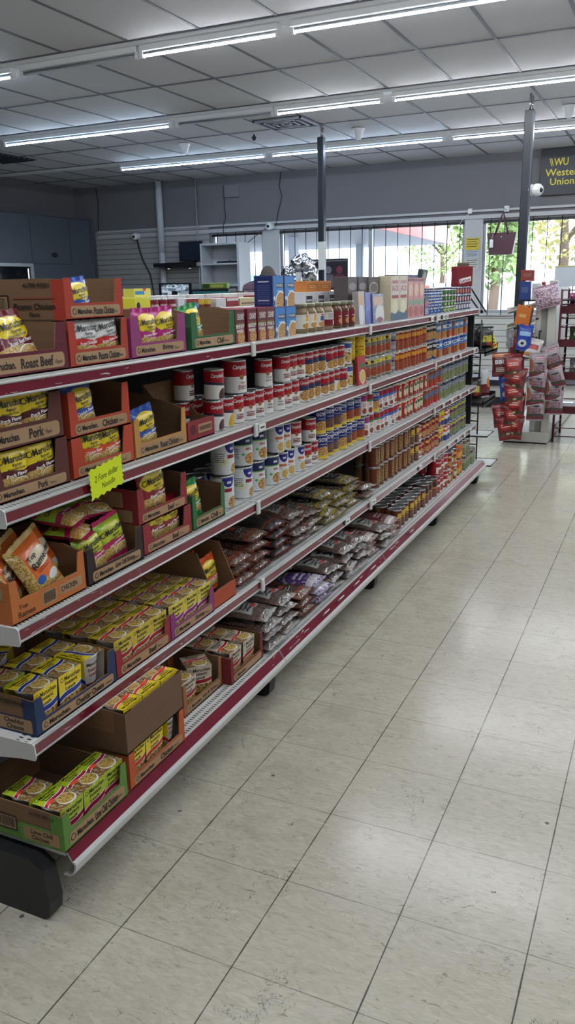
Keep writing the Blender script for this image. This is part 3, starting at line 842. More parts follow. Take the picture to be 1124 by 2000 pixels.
# ------------------------------------------------------------------ instant noodle cups in card sleeves
CUPW = mat('foam_cup', (234, 234, 232), .5)
def cup(kind, rgb, yellow, flip=False, word='Instant'):
    root = empty('noodle_cup'); CS_ = Matrix.Diagonal((.915, .915, 1, 1))
    b = MB(); b.M = CS_; b.lathe([(.033, 0), (.034, .003), (.0455, .096), (.0475, .097), (.0475, .101), (.044, .102), (0, .1015)], CUPW, 24)
    MR = mat('cup_print', (150, 40, 34), .5)
    f = lambda u, v: ((.0405+v*.115+.0012)*math.cos(u/.042), (.0405+v*.115+.0012)*math.sin(u/.042), .055+v)
    for s in (-1, 1):
        g = lambda u, v, s=s: f(u-s*.066, v)
        b.text('Maruchan', g, 0, .024, TXK, h=.010, w=.048, bold=.02); b.text('Instant', g, 0, .008, MR, h=.010, w=.040, bold=.02); b.text('Lunch', g, 0, -.006, MR, h=.010, w=.034, bold=.02)
    for (z, hh) in ((.016, .008),):
        r0, r1 = .0342+z*.122, .0342+(z+hh)*.122; b.lathe([(r0+.0006, z), (r1+.0006, z+hh)], mat('cup_band', (96, 24, 22), .5), 24, caps=False)
    b.build('cup', root)
    lay_t = [(('w', .22, .42, .06, 5, .6, .28), (140, 92, 46)), (('&', ('n', 9, .5), ('w', .22, .42, .06, 5, .6, .28)), (182, 164, 128)), (('&', ('n', 17, .56), ('w', .22, .42, .06, 5, .6, .28)), (92, 78, 36)), (('w', .60, .085, .06, 5, .6, .28), WHITE), (('w', .60, .055, .06, 5, .6, .28), rgb), (('e', .60, .26, .29, .27), WHITE), (('e', .60, .29, .265, .235), NOODLE), (('&', ('n', 11, .55), ('e', .60, .29, .25, .22)), (150, 140, 60))]
    lay_f = [(('w', .12, .30, .05, 5, .6, .22), (156, 100, 44)), (('&', ('n', 10, .5), ('w', .12, .30, .05, 5, .6, .22)), (206, 186, 120)), (('w', .42, .095, .05, 5, .6, .22), WHITE), (('w', .42, .065, .05, 5, .6, .22), rgb), (('r', 0, 1, 0, .06), (150, 90, 30))]
    TA = art('cup_top_'+kind, yellow, lay_t, .32); FA = art('cup_front_'+kind, yellow, lay_f, .32)
    CD = mat('sleeve_card', (176, 168, 156), .7); w = .047; zt = .1035
    b = MB(); b.M = CS_
    b.box(-.047, .047, -w, w, zt-.001, zt, CD, top=TA)
    fx = lambda z: .047-.006*(1-z/zt)
    b.add([(fx(.004), -w*.93, .004), (fx(.004), w*.93, .004), (.0475, w, zt), (.0475, -w, zt)], [(0, 1, 2, 3)], FA, [[(0, 0), (1, 0), (1, 1), (0, 1)]])
    b.add([(fx(.004)-.001, -w*.93, .004), (fx(.004)-.001, w*.93, .004), (.0465, w, zt), (.0465, -w, zt)], [(3, 2, 1, 0)], CD)
    b.add([(-fx(.004), -w*.93, .004), (-fx(.004), w*.93, .004), (-.0475, w, zt), (-.0475, -w, zt)], [(3, 2, 1, 0)], FA, [[(0, 1), (1, 1), (1, 0), (0, 0)]])
    ft = lambda u, v: (-v, u, zt+.0006); ff = lambda u, v: (fx(v)+.0009, u, v)
    b.text('Maruchan', ft, .006, .040, TXK, h=.010, w=.070, bold=.02); b.text('Instant', ft, -.004, .030, TXK, h=.008, w=.046, bold=.02); b.text('Lunch', ft, -.006, .0205, TXK, h=.008, w=.036, bold=.02)
    b.text('Maruchan', ff, .009, .089, TXK, h=.0125, w=.064, bold=.02); b.text('Instant', ff, .004, .075, TXK, h=.0105, w=.05, bold=.02); b.text('Lunch', ff, .0, .060, TXK, h=.0105, w=.04, bold=.02)
    ring(b, ff, -.0335, .089, .0062, TXK); ring(b, ft, -.037, .040, .0052, TXK)
    b.build('sleeve', root)
    if kind != 'cheddar':
        b = MB(); b.M = CS_; rng = random.Random(5)
        b.poly2([( -.022+.014*math.cos(k*.7)*(1+.25*rng.random()), .004+.006*math.sin(k*.7)*(1+.3*rng.random())) for k in range(9)], lambda u, v: (-v, u, zt+.0011), mat('price_sticker', (250, 84, 60), .5))
        b.build('price_sticker', root)
    return proto(root)
CU = {'lime': cup('lime', (170, 30, 70), (176, 196, 44)), 'cheddar': cup('cheddar', (30, 60, 150), YEL), 'beef': cup('beef', (186, 34, 40), (212, 188, 54)), 'shrimp': cup('shrimp', (160, 40, 130), (224, 204, 70)),
      'chicken': cup('chicken', (222, 70, 30), YEL), 'hot': cup('hot', (176, 30, 40), (206, 190, 170))}
# ------------------------------------------------------------------ noodle cartons on the shelves
Z1, Z2, Z3, Z4 = (LEV[k][0] for k in (1, 2, 3, 4)); Z5 = BASEZ
def pack(k, x, y, z, lean=0, roll=0, yaw=0, label='', sc=1.0):
    return use(PK[k], (x, y, z+.012), (-roll, -lean, yaw), label, 'noodle packet', 'ramen packets', (sc, sc, sc))
# top tier
carton('maroon roast beef noodle carton on top tier below the big kraft side', 1.308, 1.613, Z1, (104, 22, 42), 'Roast Beef', -1.335, hl=.052, post=.045)
pack('roastbeef', -1.375, 1.50, Z1+.012, .42, -.10, 0, 'tilted front roast beef ramen packet in the maroon carton, top tier', sc=1.12)
pack('roastbeef', -1.43, 1.42, Z1+.035, .3, -.32, 0, 'roast beef ramen packet behind the tilted front one, top tier')
pack('roastbeef', -1.45, 1.36, Z1+.004, .2, .1, 0, 'roast beef ramen packet at the back corner of the maroon carton')
carton('lower orange-red picante chicken carton on top tier', 1.622, 1.864, Z1, (184, 62, 42), 'Picante Chicken', -1.335, hl=.042, post=.03)
pack('picante', -1.362, 1.708, Z1+.003, .08, .04, 0, 'white picante chicken packet nearer the roast beef carton', )
pack('picante', -1.36, 1.800, Z1+.006, .08, -.07, 0, 'white picante chicken packet nearer the shrimp carton')
carton('upper orange-red picante chicken carton stacked on another, kraft side showing', 1.622, 1.856, Z1+.1145, (184, 62, 42), 'Picante Chicken', -1.337, hp=.1, hl=.04, hb=.1, post=.035,
       side={'plain': 1, 'items': [('t', '41789-90201', -.085, .084, .012), ('t', 'Picante Chicken', -.095, .034, .015), ('t', 'Flavor', -.095, .015, .010), ('bar', -.27, -.175, .02, .062), ('s', -.16, -.03, .052, .056, mat('carton_red_ink', (150, 70, 60), .7))]})
pack('bluechicken', -1.360, 1.704, Z1+.108, .10, -.10, 0, 'blue and yellow chicken packet alone in the upper picante carton', sc=.84)
carton('magenta shrimp noodle carton on top tier', 1.880, 2.160, Z1, (156, 62, 124), 'Shrimp', -1.335, hl=.04, post=.05, side={'full': 1})
pack('shrimp', -1.362, 1.985, Z1+.006, .05, .02, 0, 'magenta shrimp ramen packet nearer the picante cartons')
pack('shrimp', -1.362, 2.085, Z1+.008, .05, -.05, 0, 'magenta shrimp ramen packet nearer the green carton')
carton('green chili noodle carton on top tier beside dark red boxes', 2.195, 2.474, Z1, (44, 108, 62), 'Chili', -1.335, hl=.04, post=.04, hb=.122, hs=.122)
pack('chili', -1.375, 2.275, Z1+.01, .12, -.14, 0, 'green chili ramen packet in front, leaning, top tier green carton')
pack('chili', -1.42, 2.33, Z1+.006, .12, -.2, 0, 'green chili ramen packet behind the front one, top tier green carton')
# second tier
x = -1.337
carton('lower brown pork noodle carton on second tier', 1.308, 1.582, Z2, (98, 46, 42), 'Pork', x, hl=.036, hp=.116, post=.05)
carton('upper brown pork noodle carton stacked on second tier', 1.308, 1.574, Z2+.1175, (98, 46, 42), 'Pork', x, hl=.052, hp=.112, post=.05)
for z, nm in ((Z2, 'lower'), (Z2+.118, 'upper')):
    dz = .004 if z == Z2 else .012
    pack('pork', -1.362, 1.405, z+dz, .05, .05, 0, 'pork ramen packet nearer the shelf end in the %s pork carton' % nm)
    pack('pork', -1.360, 1.505, z+dz+.004, .05, -.05, 0, 'pork ramen packet nearer the orange carton in the %s pork carton' % nm)
carton('lower orange chicken noodle carton behind the yellow price card', 1.598, 1.858, Z2, (200, 72, 42), 'Chicken', x, hl=.035, hp=.104, post=.05)
carton('upper orange chicken noodle carton with tall side posts', 1.600, 1.852, Z2+.1055, (200, 72, 42), 'Chicken', x, hl=.04, hp=.115, post=.035)
pack('chicken', -1.362, 1.69, Z2+.004, .05, .05, 0, 'orange chicken packet nearer the pork cartons, lower chicken carton')
pack('chicken', -1.360, 1.775, Z2+.006, .05, -.07, 0, 'orange chicken packet nearer the tan carton, lower chicken carton')
pack('bluechicken', -1.362, 1.675, Z2+.112, .05, -.1, 0, 'blue and yellow packet standing in the upper orange chicken carton')
pack('chicken', -1.41, 1.76, Z2+.115, 1.35, .1, .25, 'orange packet lying flat in the upper orange chicken carton')
carton('tan roast chicken carton with open top on second tier', 1.868, 2.138, Z2, (206, 150, 78), 'Roast Chicken', x, hl=.042, hp=.112, post=.028, hb=.178, hs=.125)
pack('bluechicken', -1.362, 1.955, Z2+.012, .05, -.12, 0, 'blue and yellow packet in front inside the tan carton')
pack('bluechicken', -1.42, 1.93, Z2+.006, .1, -.3, 0, 'blue and yellow packet behind the front one in the tan carton')
ec = carton('empty dark red display carton with tall kraft back, second tier', 2.148, 2.312, Z2, (150, 40, 52), '', x, hl=.062, hp=.062, post=.02, hb=.172, hs=.062, brand='', depth=.16, patch=False)
b = MB(); fn = lambda u, v: (.0812, u, v); ring(b, fn, -.05, .034, .015, INK, .22); ring(b, fn, -.05, .034, .008, INK, .4); b.build('round_logo', ec)
b = MB(); b.poly2(rrect(-.02, .065, .018, .046, .004), lambda u, v: (.0806, u, v), KLAB)
for k in range(14): b.poly2([(-.012+.0052*k, .025), (-.009+.0052*k, .025), (-.009+.0052*k, .039), (-.012+.0052*k, .039)], fn, BRN)
b.build('paper_label', ec)
# third tier
x = -1.314
c = carton('orange noodle packet carton at the shelf end on third tier', 1.312, 1.578, Z3, (208, 120, 58), '', x, hl=.056, hp=.105, post=.03, hb=.115, hs=.115, brand='', patch=False,
       side={'full': 1, 'items': [('p', -.16, -.02, .06, .09), ('t', '03', -.05, .075, .016)]})
pack('top', -1.40, 1.545, Z3+.02, .3, -.34, 0, 'orange ramen packet leaning against the carton end nearest the lime packets')
b = MB(); fn = lambda u, v: (.17+.0012, u, v)
b.text('Top', fn, -.095, .036, BRN, h=.013, w=.03, bold=.02); b.text('Ramen', fn, -.085, .019, BRN, h=.014, w=.055, bold=.02)
b.build('brand_lettering', c); b = MB()
b.poly2(rrect(-.03, .02, .012, .046, .002), lambda u, v: (.1706, u, v), KLAB)
for k in range(12): u = -.025+k*.0035; b.poly2([(u, .016), (u+.0018, .016), (u+.0018, .043), (u, .043)], fn, INK)
b.build('barcode', c); b = MB()
b.poly2(rrect(.032, .118, .018, .044, .003), lambda u, v: (.1706, u, v), KLAB); b.text('CHICKEN', fn, .068, .031, INK, h=.014, w=.06, bold=.01)
b.build('flavor_lettering', c)
pack('top', -1.340, 1.470, Z3+.022, .3, -.34, 0, 'orange ramen packet leaning in front, text showing', sc=1.08)
pack('top', -1.375, 1.40, Z3+.008, .3, -.25, .3, 'orange ramen packet nearest the shelf end')
pack('top', -1.42, 1.50, Z3+.02, .4, -.35, 0, 'orange ramen packet behind the front one, noodles showing')
pack('top', -1.46, 1.42, Z3+.03, .7, -.2, 0, 'orange ramen packet lying back in the orange carton')
carton('black and kraft striped lime chili shrimp carton on third tier', 1.590, 1.838, Z3, (48, 36, 34), 'Lime Chili Shrimp', x, hl=.04, hp=.098, post=.035,
       side={'items': [('s', -.30, -.04, .062+.012*k, .067+.012*k, INK) for k in range(4)]})
pack('limeshrimp', -1.35, 1.665, Z3+.004, .2, -.1, 0, 'lime chili shrimp packet nearer the orange carton, standing')
pack('limeshrimp', -1.35, 1.755, Z3+.02, .16, -.12, 0, 'lime chili shrimp packet standing nearer the red cartons')
use(PK['limeshrimp'], (-1.36, 1.66, Z3+.122), (.0, -1.45, .35), 'lime chili shrimp packet lying lower in the heap', 'noodle packet', 'ramen packets')
use(PK['limeshrimp'], (-1.37, 1.645, Z3+.160), (.0, -1.42, .3), 'lime chili shrimp packet lying on top of the heap, green end out', 'noodle packet', 'ramen packets')
use(PK['limeshrimp'], (-1.42, 1.77, Z3+.140), (0, -1.35, -.5), 'lime chili shrimp packet lying crosswise on the heap nearer the red cartons', 'noodle packet', 'ramen packets')
carton('lower red beef noodle carton on third tier', 1.852, 2.112, Z3, (156, 46, 56), 'Beef', x-.006, hl=.036, hp=.092, post=.045)
carton('upper red beef noodle carton stacked below the yellow card', 1.838, 2.098, Z3+.0935, (156, 46, 56), 'Beef', x-.008, hl=.036, hp=.105, post=.035, depth=.36,
       side={'full': 1, 'items': [('p', -.34, -.05, .05, .095), ('p', -.34, -.02, .008, .044), ('t', 'Beef', -.11, .028, .016)]})
pack('beef', -1.352, 1.955, Z3+.104, .06, -.03, 0, 'large beef packet facing out of the upper red carton', sc=1.16)
pack('beef', -1.355, 1.95, Z3+.004, .05, .08, 0, 'beef packet nearer the striped carton, lower red carton')
pack('beef', -1.353, 2.035, Z3+.004, .05, -.08, 0, 'beef packet nearer the green carton, lower red carton')
carton('small green chili carton on third tier beside white cans', 2.125, 2.330, Z3, (52, 116, 66), 'Chili', x-.006, hl=.04, hp=.115, post=.025, hb=.118)
pack('chili', -1.36, 2.185, Z3+.02, .1, -.12, 0, 'green chili packet in the third tier green carton')
# fourth tier: cups
def cups(k, pts, z, text, rz=0, cat='noodle cup'):
    for i, (x, y, dz, r) in enumerate(pts):
        use(CU[k], (x, y, z+.005+dz), (0, 0, rz+r), text % nth(i), cat, 'instant noodle cups')
x = -1.298
carton('dark blue cheddar cheese cup carton at the shelf end', 1.332, 1.650, Z4, (40, 62, 104), 'Cheddar Cheese', x, hl=.038, hp=.098, post=.035, depth=.32,
       side={'items': [('t', '41789-90160', -.07, .080, .011), ('p', -.125, -.012, .006, .042), ('t', 'Cheddar', -.068, .032, .0135), ('t', 'Cheese', -.066, .016, .0135), ('bar', -.27, -.14, .012, .06)]})
cups('cheddar', [(x-.053, 1.385, 0, .02), (x-.052, 1.477, .002, -.02), (x-.15, 1.575, .0, .0), (x-.148, 1.48, .0, .05)], Z4, 'yellow and blue cheddar noodle cup, %s in the dark blue carton')
cups('lime', [(x-.155, 1.385, -.002, .1)], Z4, 'green lime chili cup, %s at the end of the blue carton')
use(CU['cheddar'], (x-.055, 1.578, Z4+.005), (0, 0, PI/2), 'cheddar noodle cup turned sideways showing its white foam side', 'noodle cup', 'instant noodle cups')
use(CU['cheddar'], (x-.255, 1.47, Z4+.02), (0, .2, -1.3), 'cheddar noodle cup tilted at the back of the blue carton', 'noodle cup', 'instant noodle cups')
carton('red beef cup carton on fourth tier', 1.655, 1.925, Z4, (160, 44, 56), 'Beef', x, hl=.04, hp=.085, post=.03, depth=.32)
cups('beef', [(x-.052-.09*r, 1.703+.0875*c, .0, .02*(r-c)) for r in range(3) for c in range(3)], Z4, 'yellow and red beef noodle cup, %s in the red carton')
carton('magenta shrimp cup carton on fourth tier', 1.930, 2.192, Z4, (152, 62, 132), 'Shrimp', x, hl=.04, hp=.085, post=.03, depth=.36)
cups('shrimp', [(x-.052-.09*r, 1.978+.0835*c, 0, .01*(c-r)) for r in range(3) for c in range(3)], Z4, 'purple and yellow shrimp noodle cup, %s in the magenta carton')
carton('orange-red chicken display carton with tall kraft back, fourth tier', 2.200, 2.352, Z4, (190, 82, 48), '', x-.004, hl=.06, hp=.06, post=.02, hb=.20, hs=.19, brand='', depth=.30, patch=False)
for i, (dx, dy) in enumerate(((.045, 0), (.11, -.01), (.17, .01))):
    pack('chicken', x-dx-.02, 2.278+dy, Z4+.028, .12, -.08, 0, 'orange chicken packet, %s from the front in the tall display carton' % nth(i))
# lowest tier
x = -1.212
carton('green and kraft lime chili chicken cup carton above the black foot', 1.292, 1.548, Z5, (104, 152, 66), 'Lime Chili Chicken', x, hl=.05, hp=.1, post=.03, depth=.30,
       side={'items': [('t', '41789-90111', -.065, .084, .011), ('s', -.135, -.039, 0, .052, mat('carton_68b', (104, 152, 66), .75)), ('p', -.125, -.014, .008, .044), ('t', 'Lime Chili', -.068, .034, .0125), ('t', 'Chicken', -.074, .018, .0125), ('bar', -.30, -.145, .02, .062)]})
cups('lime', [(x-.053, 1.341, 0, .0), (x-.053, 1.429, .0, .0), (x-.054, 1.516-.011, 0, 0), (x-.15, 1.343, 0, .0)], Z5, 'green lime chili chicken cup, %s in the lowest carton')
carton('orange chicken cup carton under the plain brown carton', 1.566, 1.842, Z5, (208, 96, 50), 'Chicken', x-.002, hl=.038, hp=.108, post=.03, depth=.30)
use(CU['chicken'], (x-.055, 1.793, Z5+.0055), (0, 0, PI/2+.2), 'chicken noodle cup turned to its white side in the lower orange carton', 'noodle cup', 'instant noodle cups')
cups('chicken', [(x-.055, 1.615+.088*c, 0, 0) for c in range(2)], Z5, 'orange chicken noodle cup, %s in the lower orange carton')
carton('plain brown carton with high front stacked on the orange carton', 1.564, 1.840, Z5+.1095, (120, 90, 66), '', x-.002, hl=.122, hp=.122, post=.03, depth=.30, brand='', patch=False, hs=.122)
cups('chicken', [(x-.054-.09*r, 1.613+.089*c, .02, 0) for r in range(2) for c in range(3)], Z5+.1095, 'orange chicken noodle cup, %s in the plain brown carton', rz=PI)
x = -1.285
carton('kraft hot and spicy chicken carton with orange post, lowest tier', 1.955, 2.198, Z5, (168, 110, 70), 'Hot & Spicy', x, hl=.036, hp=.108, post=.022, depth=.2)
cups('hot', [(x-.055, 2.01, 0, .0), (x-.15, 2.0, 0, .3)], Z5, 'dark red hot noodle cup, %s in the kraft carton')
use(CU['hot'], (x-.058, 2.128, Z5+.006), (0, 0, -.75), 'hot noodle cup showing its white foam side in the kraft carton', 'noodle cup', 'instant noodle cups')
x = -1.252
carton('dark red hot noodle cup carton at the front of the lowest tier', 2.206, 2.446, Z5, (140, 44, 48), '', x, hl=.036, hp=.1, post=.02, depth=.2)
cups('hot', [(x-.055, 2.262+.1*c, 0, 0) for c in range(2)]+[(x-.15, 2.262+.1*c, 0, 0) for c in range(2)], Z5, 'dark red hot noodle cup, %s in the dark red carton')
carton('tall orange chicken cup carton behind the dark red one', 2.16, 2.505, Z5, (204, 114, 52), 'CHICKEN', -1.475, hl=.10, hp=.215, post=.04, depth=.2, brand='', patch=False)
for i in range(3):
    use(CU['hot'], (-1.535, 2.235+.098*i, Z5+.075), (0, 0, -PI/2+.1*i), 'white foam cup standing in the tall orange carton, %s along' % nth(i), 'noodle cup', 'instant noodle cups')

# ------------------------------------------------------------------ yellow starburst price card
b = MB(); rng = random.Random(4); P = []
n = 44; w_, h_ = .070, .042
per = []
for k in range(n):
    t = k/n*4; s_ = int(t); f = t-s_
    q = [(-w_+2*w_*f, h_), (w_, h_-2*h_*f), (w_-2*w_*f, -h_), (-w_, -h_+2*h_*f)][s_]
    d = 1.0 if k % 2 else .86
    per.append((q[0]*(d if k % 2 else .93), q[1]*d))
per = per[::-1]
CARD = mat('neon_yellow_card', (226, 246, 20), .6)
b.poly2(per, lambda u, v: (0, u, v), CARD); b.poly2(per[::-1], lambda u, v: (-.0012, u, v), CARD)
PEN = mat('brown_pen', (96, 84, 20), .6); fn = lambda u, v: (.0006, u, v)
b.text('2 Fore dollar', fn, 0, .010, PEN, h=.017, w=.100, shear=.25); b.text('Noodle', fn, .004, -.015, PEN, h=.015, w=.056, shear=.25)
o = b.build('price_card', None, (-1.284, 1.660, 1.032), (.13, .06, 0)); tag(o, 'neon yellow starburst price card with handwriting on second tier strip', 'price card')

# ------------------------------------------------------------------ cans
RIM = mat('can_rim', (196, 198, 200), .25, .9); LIDM = mat('can_lid', (170, 172, 176), .3, .9)
def can(name, r, h, artm, texts=(), lid=True, n=22, pull=True):
    b = MB()
    b.lathe([(r*.96, 0), (r*1.012, .0015), (r*1.012, .004), (r, .005)], RIM, n, caps=False)
    b.lathe([(r, .005), (r, h-.006)], artm, n, caps=False)
    b.lathe([(r, h-.006), (r*1.012, h-.004), (r*1.012, h-.0006), (r*.965, h), (r*.955, h-.004)], RIM, n, caps=False)
    if not lid: b.lathe([(r*.955, h-.004), (.0001, h-.0038)], LIDM, n, caps=False)
    for q in texts:
        b.text(q[0], cyl(r), q[1], q[2]*h, q[3], h=q[4], w=q[5] if len(q) > 5 else None, bold=q[6] if len(q) > 6 else .01, shear=q[7] if len(q) > 7 else 0, rot=q[8] if len(q) > 8 else 0)
    root = b.build(name)
    if lid:
        b = MB()
        b.lathe([(r*.955, h-.004), (r*.8, h-.003), (r*.78, h-.0042), (r*.5, h-.004), (.0001, h-.004)], LIDM, n, caps=False)
        if pull:
            b.tube([(r*.72*math.cos(a)*.32+r*.45, r*.25*math.sin(a), h-.0025) for a in [k*PI/4 for k in range(9)]], .0009, RIM, 5, caps=False)
        b.build('lid', root)
    return proto(root)
CRED = (166, 18, 34); CWHT = (232, 230, 226)
def camp(kind, lay, tx=(), r=.034, h=.102, script=True, wd=.050):
    a = art('can_'+kind, CWHT, lay, .38)
    t = [("Campbell's", .0, .78, TXW, h*.17, wd, .014, .32)] if script else []
    return can('soup_can', r, h, a, t+list(tx))
redtop = (('r', 0, 1, .52, 1), CRED)
seal = [(('e', .5, .50, .036, .085), (150, 110, 60))]
CAN = {
 'soup': camp('soup', [redtop]+seal+[(('d', .42, .60, .14, .34, 3), (60, 40, 40))], [("Cream", .004, .33, TXR, .008, .024), ("of Mushroom", .004, .22, TXR, .008, .034)]),
 'soupbig': camp('soupbig', [redtop]+seal+[(('d', .44, .58, .10, .2, 2), (60, 40, 40))], [("Cream of", .004, .34, TXR, .008, .03), ("Mushroom", .004, .24, TXR, .008, .036)], .043, .117, True, .066),
 'chicken': camp('chickennoodle', [redtop]+seal, [("Chicken", .006, .36, TXK, .008, .028), ("with Rice", .006, .25, TXK, .008, .030)]),
 'dark': camp('dark', [redtop, (('w', .53, .05, .04, 6, 0, 0), (40, 44, 70)), (('e', .60, .08, .10, .30), (86, 44, 44))]),
 'gold': camp('gold', [redtop, (('w', .53, .04, .04, 6, 0, 0), (40, 44, 70)), (('e', .60, .06, .12, .42), (214, 176, 60))]),
 'blueband': camp('blueband', [(('r', 0, 1, .70, 1), CRED), (('r', 0, 1, .48, .70), (38, 50, 88)), (('e', .5, .26, .13, .24), STEW), (('e', .30, .2, .08, .15), NOODLE)], wd=.052),
 'food': camp('food', [(('w', .86, .30, .08, 5, 2.6, .2), CRED), (('w', .52, .05, .08, 5, 2.6, .2), (50, 56, 100)), (('e', .52, .24, .12, .2), STEW)]),
 'yellow': can('soup_can', .037, .115, art('can_yellow', (222, 186, 34), [(('r', 0, 1, .52, .56), (190, 40, 30)), (('w', .66, .10, .06, 40, 0, 0), (226, 200, 60)), (('n', 14, .62), (90, 96, 24))], .4)),
 'white': can('soup_can', .034, .108, art('can_white', (226, 224, 214), [(('r', 0, 1, .72, .94), (60, 84, 160)), (('e', .5, .3, .12, .24), NOODLE), (('n', 11, .62), (70, 70, 60))], .4)),
}
for k, (top, lay) in {'w1': ((30, 32, 130), [(('r', .46, .58, .52, .64), (150, 24, 40)), (('e', .60, .16, .09, .2), STEW), (('e', .40, .42, .08, .12), (226, 220, 180)), (('d', .28, .42, .4, .72, 5), (110, 120, 130))]),
                      'w2': ((24, 34, 84), [(('r', 0, 1, .67, .71), (110, 180, 70)), (('e', .58, .22, .10, .20), STEW), (('e', .46, .38, .025, .05), (90, 180, 90)), (('d', .27, .40, .25, .6, 6), (120, 126, 130))]),
                      'w3': ((30, 32, 130), [(('e', .56, .2, .09, .18), NOODLE), (('r', .43, .58, .50, .60), (206, 104, 60)), (('n', 12, .66), (60, 66, 44))])}.items():
    big = k != 'w3'
    if k == 'w2': base = [(('r', 0, 1, .70, 1), top)]
    else: base = [(('e', .53, .98, .10, .30), top)]
    base.append((('r', .50, .57, .80, .88), (214, 214, 220)))
    a = art('can_'+k, (224, 226, 226), base+lay, .36)
    tx = [("BBQ", .012, .55, TXR, .010, .024, .02)] if k == 'w2' else []
    CAN[k] = can('soup_can', .042 if big else .036, .116 if big else .110, a, tx)
GB = (28, 38, 130)
for k, food in (('goya1', BEANS), ('goya2', STEW), ('goya3', SAUCE)):
    a = art('can_'+k, GB, [(('e', .5, .30, .16, .24), food), (('r', 0, 1, 0, .13), (226, 196, 50)), (('d', .42, .58, .62, .68, 1), (180, 200, 120))], .36)
    CAN[k] = can('bean_can', .037, .112, a, [('GOYA', 0, .80, TXW, .017, .052, .03)])
a = art('can_ring', (228, 226, 224), [(('r', 0, 1, .72, 1), (150, 30, 44)), (('w', .68, .05, .05, 6, 0, .3), (52, 140, 80)), (('e', .5, .52, .05, .09), (206, 120, 70)), (('e', .5, .52, .025, .05), CWHT), (('e', .5, .2, .07, .15), SAUCE)], .36); CAN['ring1'] = can('pasta_can', .035, .108, a)
a = art('can_ring2', (226, 228, 232), [(('w', .76, .2, .03, 6, 0, .5), (160, 34, 60)), (('w', .62, .07, .03, 6, 0, .5), (60, 110, 190)), (('e', .5, .44, .05, .09), (206, 120, 70)), (('e', .5, .44, .025, .05), CWHT), (('e', .54, .16, .06, .12), SAUCE)], .36); CAN['ring2'] = can('pasta_can', .035, .108, a)
a = art('can_ring3', (228, 226, 226), [(('r', 0, 1, .70, 1), (160, 50, 110)), (('e', .5, .5, .05, .09), (206, 120, 70)), (('e', .5, .5, .025, .05), CWHT), (('e', .5, .2, .07, .15), SAUCE)], .36); CAN['ring3'] = can('pasta_can', .035, .108, a)
def simple(k, name, r, h, base, lay, tx=(), lid=False, n=16): CAN[k] = can(name, r, h, art('can_'+k, base, lay, .36), tx, lid, n)
simple('tomato', 'vegetable_can', .036, .108, (176, 168, 148), [(('r', 0, 1, .78, .95), (214, 190, 60)), (('e', .5, .36, .16, .22), SAUCE), (('e', .42, .86, .05, .07), (40, 36, 30)), (('r', 0, 1, .58, .76), (120, 116, 110)), (('r', 0, 1, 0, .08), (90, 90, 84))])
simple('silver', 'vegetable_can', .036, .108, (120, 124, 136), [(('w', .5, .16, .1, 6, 0, .5), (60, 34, 36)), (('d', .4, .6, .2, .6, 6), (210, 212, 216)), (('r', 0, 1, .85, 1), (176, 180, 186))])
simple('ravioli', 'pasta_can', .036, .108, (146, 22, 24), [(('e', .54, .22, .2, .28), SAUCE), (('r', .42, .60, .60, .84), (214, 150, 40)), (('n', 20, .64), (166, 110, 62)), (('r', 0, 1, .94, 1), (208, 190, 150))])
simple('blackblue', 'pasta_can', .036, .112, (30, 26, 26), [(('r', 0, 1, 0, .42), (34, 60, 120)), (('e', .52, .35, .12, .25), STEW), (('r', .42, .58, .74, .88), (214, 212, 206))])
simple('blue', 'pasta_can', .036, .112, (30, 52, 150), [(('e', .52, .22, .15, .28), SAUCE), (('e', .5, .72, .09, .13), (200, 214, 226)), (('e', .5, .72, .05, .07), (60, 80, 130)), (('w', .5, .03, .05, 6, 0, .2), (90, 150, 200))])
simple('sky', 'pasta_can', .036, .112, (70, 130, 190), [(('e', .52, .2, .16, .26), STEW), (('r', .4, .6, .62, .82), (220, 226, 230)), (('n', 16, .63), (220, 170, 60))])
simple('redgreen', 'pasta_can', .035, .108, (186, 24, 28), [(('e', .54, .42, .08, .42), (206, 208, 180)), (('e', .54, .62, .06, .1), (60, 110, 60)), (('r', 0, 1, .9, 1), (226, 214, 180)), (('e', .5, .1, .09, .12), SAUCE)])
simple('orange', 'vegetable_can', .036, .108, (150, 62, 34), [(('n', 9, .52), (146, 76, 42)), (('r', 0, 1, 0, .2), (190, 40, 40)), (('r', .4, .55, .5, .8), (90, 110, 150))])
simple('teal', 'vegetable_can', .036, .112, (18, 44, 86), [(('e', .52, .26, .14, .28), GREENS), (('d', .4, .6, .55, .85, 4), (206, 214, 214)), (('r', 0, 1, .92, 1), (40, 36, 34)), (('n', 13, .66), (140, 156, 150))])
simple('ranch', 'bean_can', .039, .112, (100, 42, 24), [(('r', 0, .30, 0, 1), (160, 130, 96)), (('d', .06, .28, .1, .9, 9), (70, 44, 34)), (('e', .56, .30, .07, .24), BEANS), (('r', .60, .64, .05, .95), (70, 30, 16))],
       [("RANCH", .0, .52, TXG, .013, .075, .02, 0, PI/2), ("BEANS", .018, .52, TXG, .009, .06, .02, 0, PI/2)], True, 22)
simple('ranch2', 'bean_can', .039, .112, (88, 32, 20), [(('r', 0, .28, 0, 1), (150, 120, 86)), (('r', .46, .60, .55, .85), (206, 170, 50)), (('e', .53, .25, .08, .2), BEANS), (('r', 0, 1, .46, .50), (206, 170, 70)), (('d', .06, .26, .1, .9, 9), (70, 44, 34))], [], True, 22)
simple('bbean', 'bean_can', .045, .122, (130, 60, 30), [(('e', .5, .72, .10, .15), (30, 26, 24)), (('e', .52, .24, .11, .2), BEANS), (('r', 0, 1, .48, .52), (226, 170, 70)), (('r', 0, 1, .93, 1), (60, 40, 30))], [("B&M", 0, .72, TXW, .016, .034, .02)] and [], True, 22)
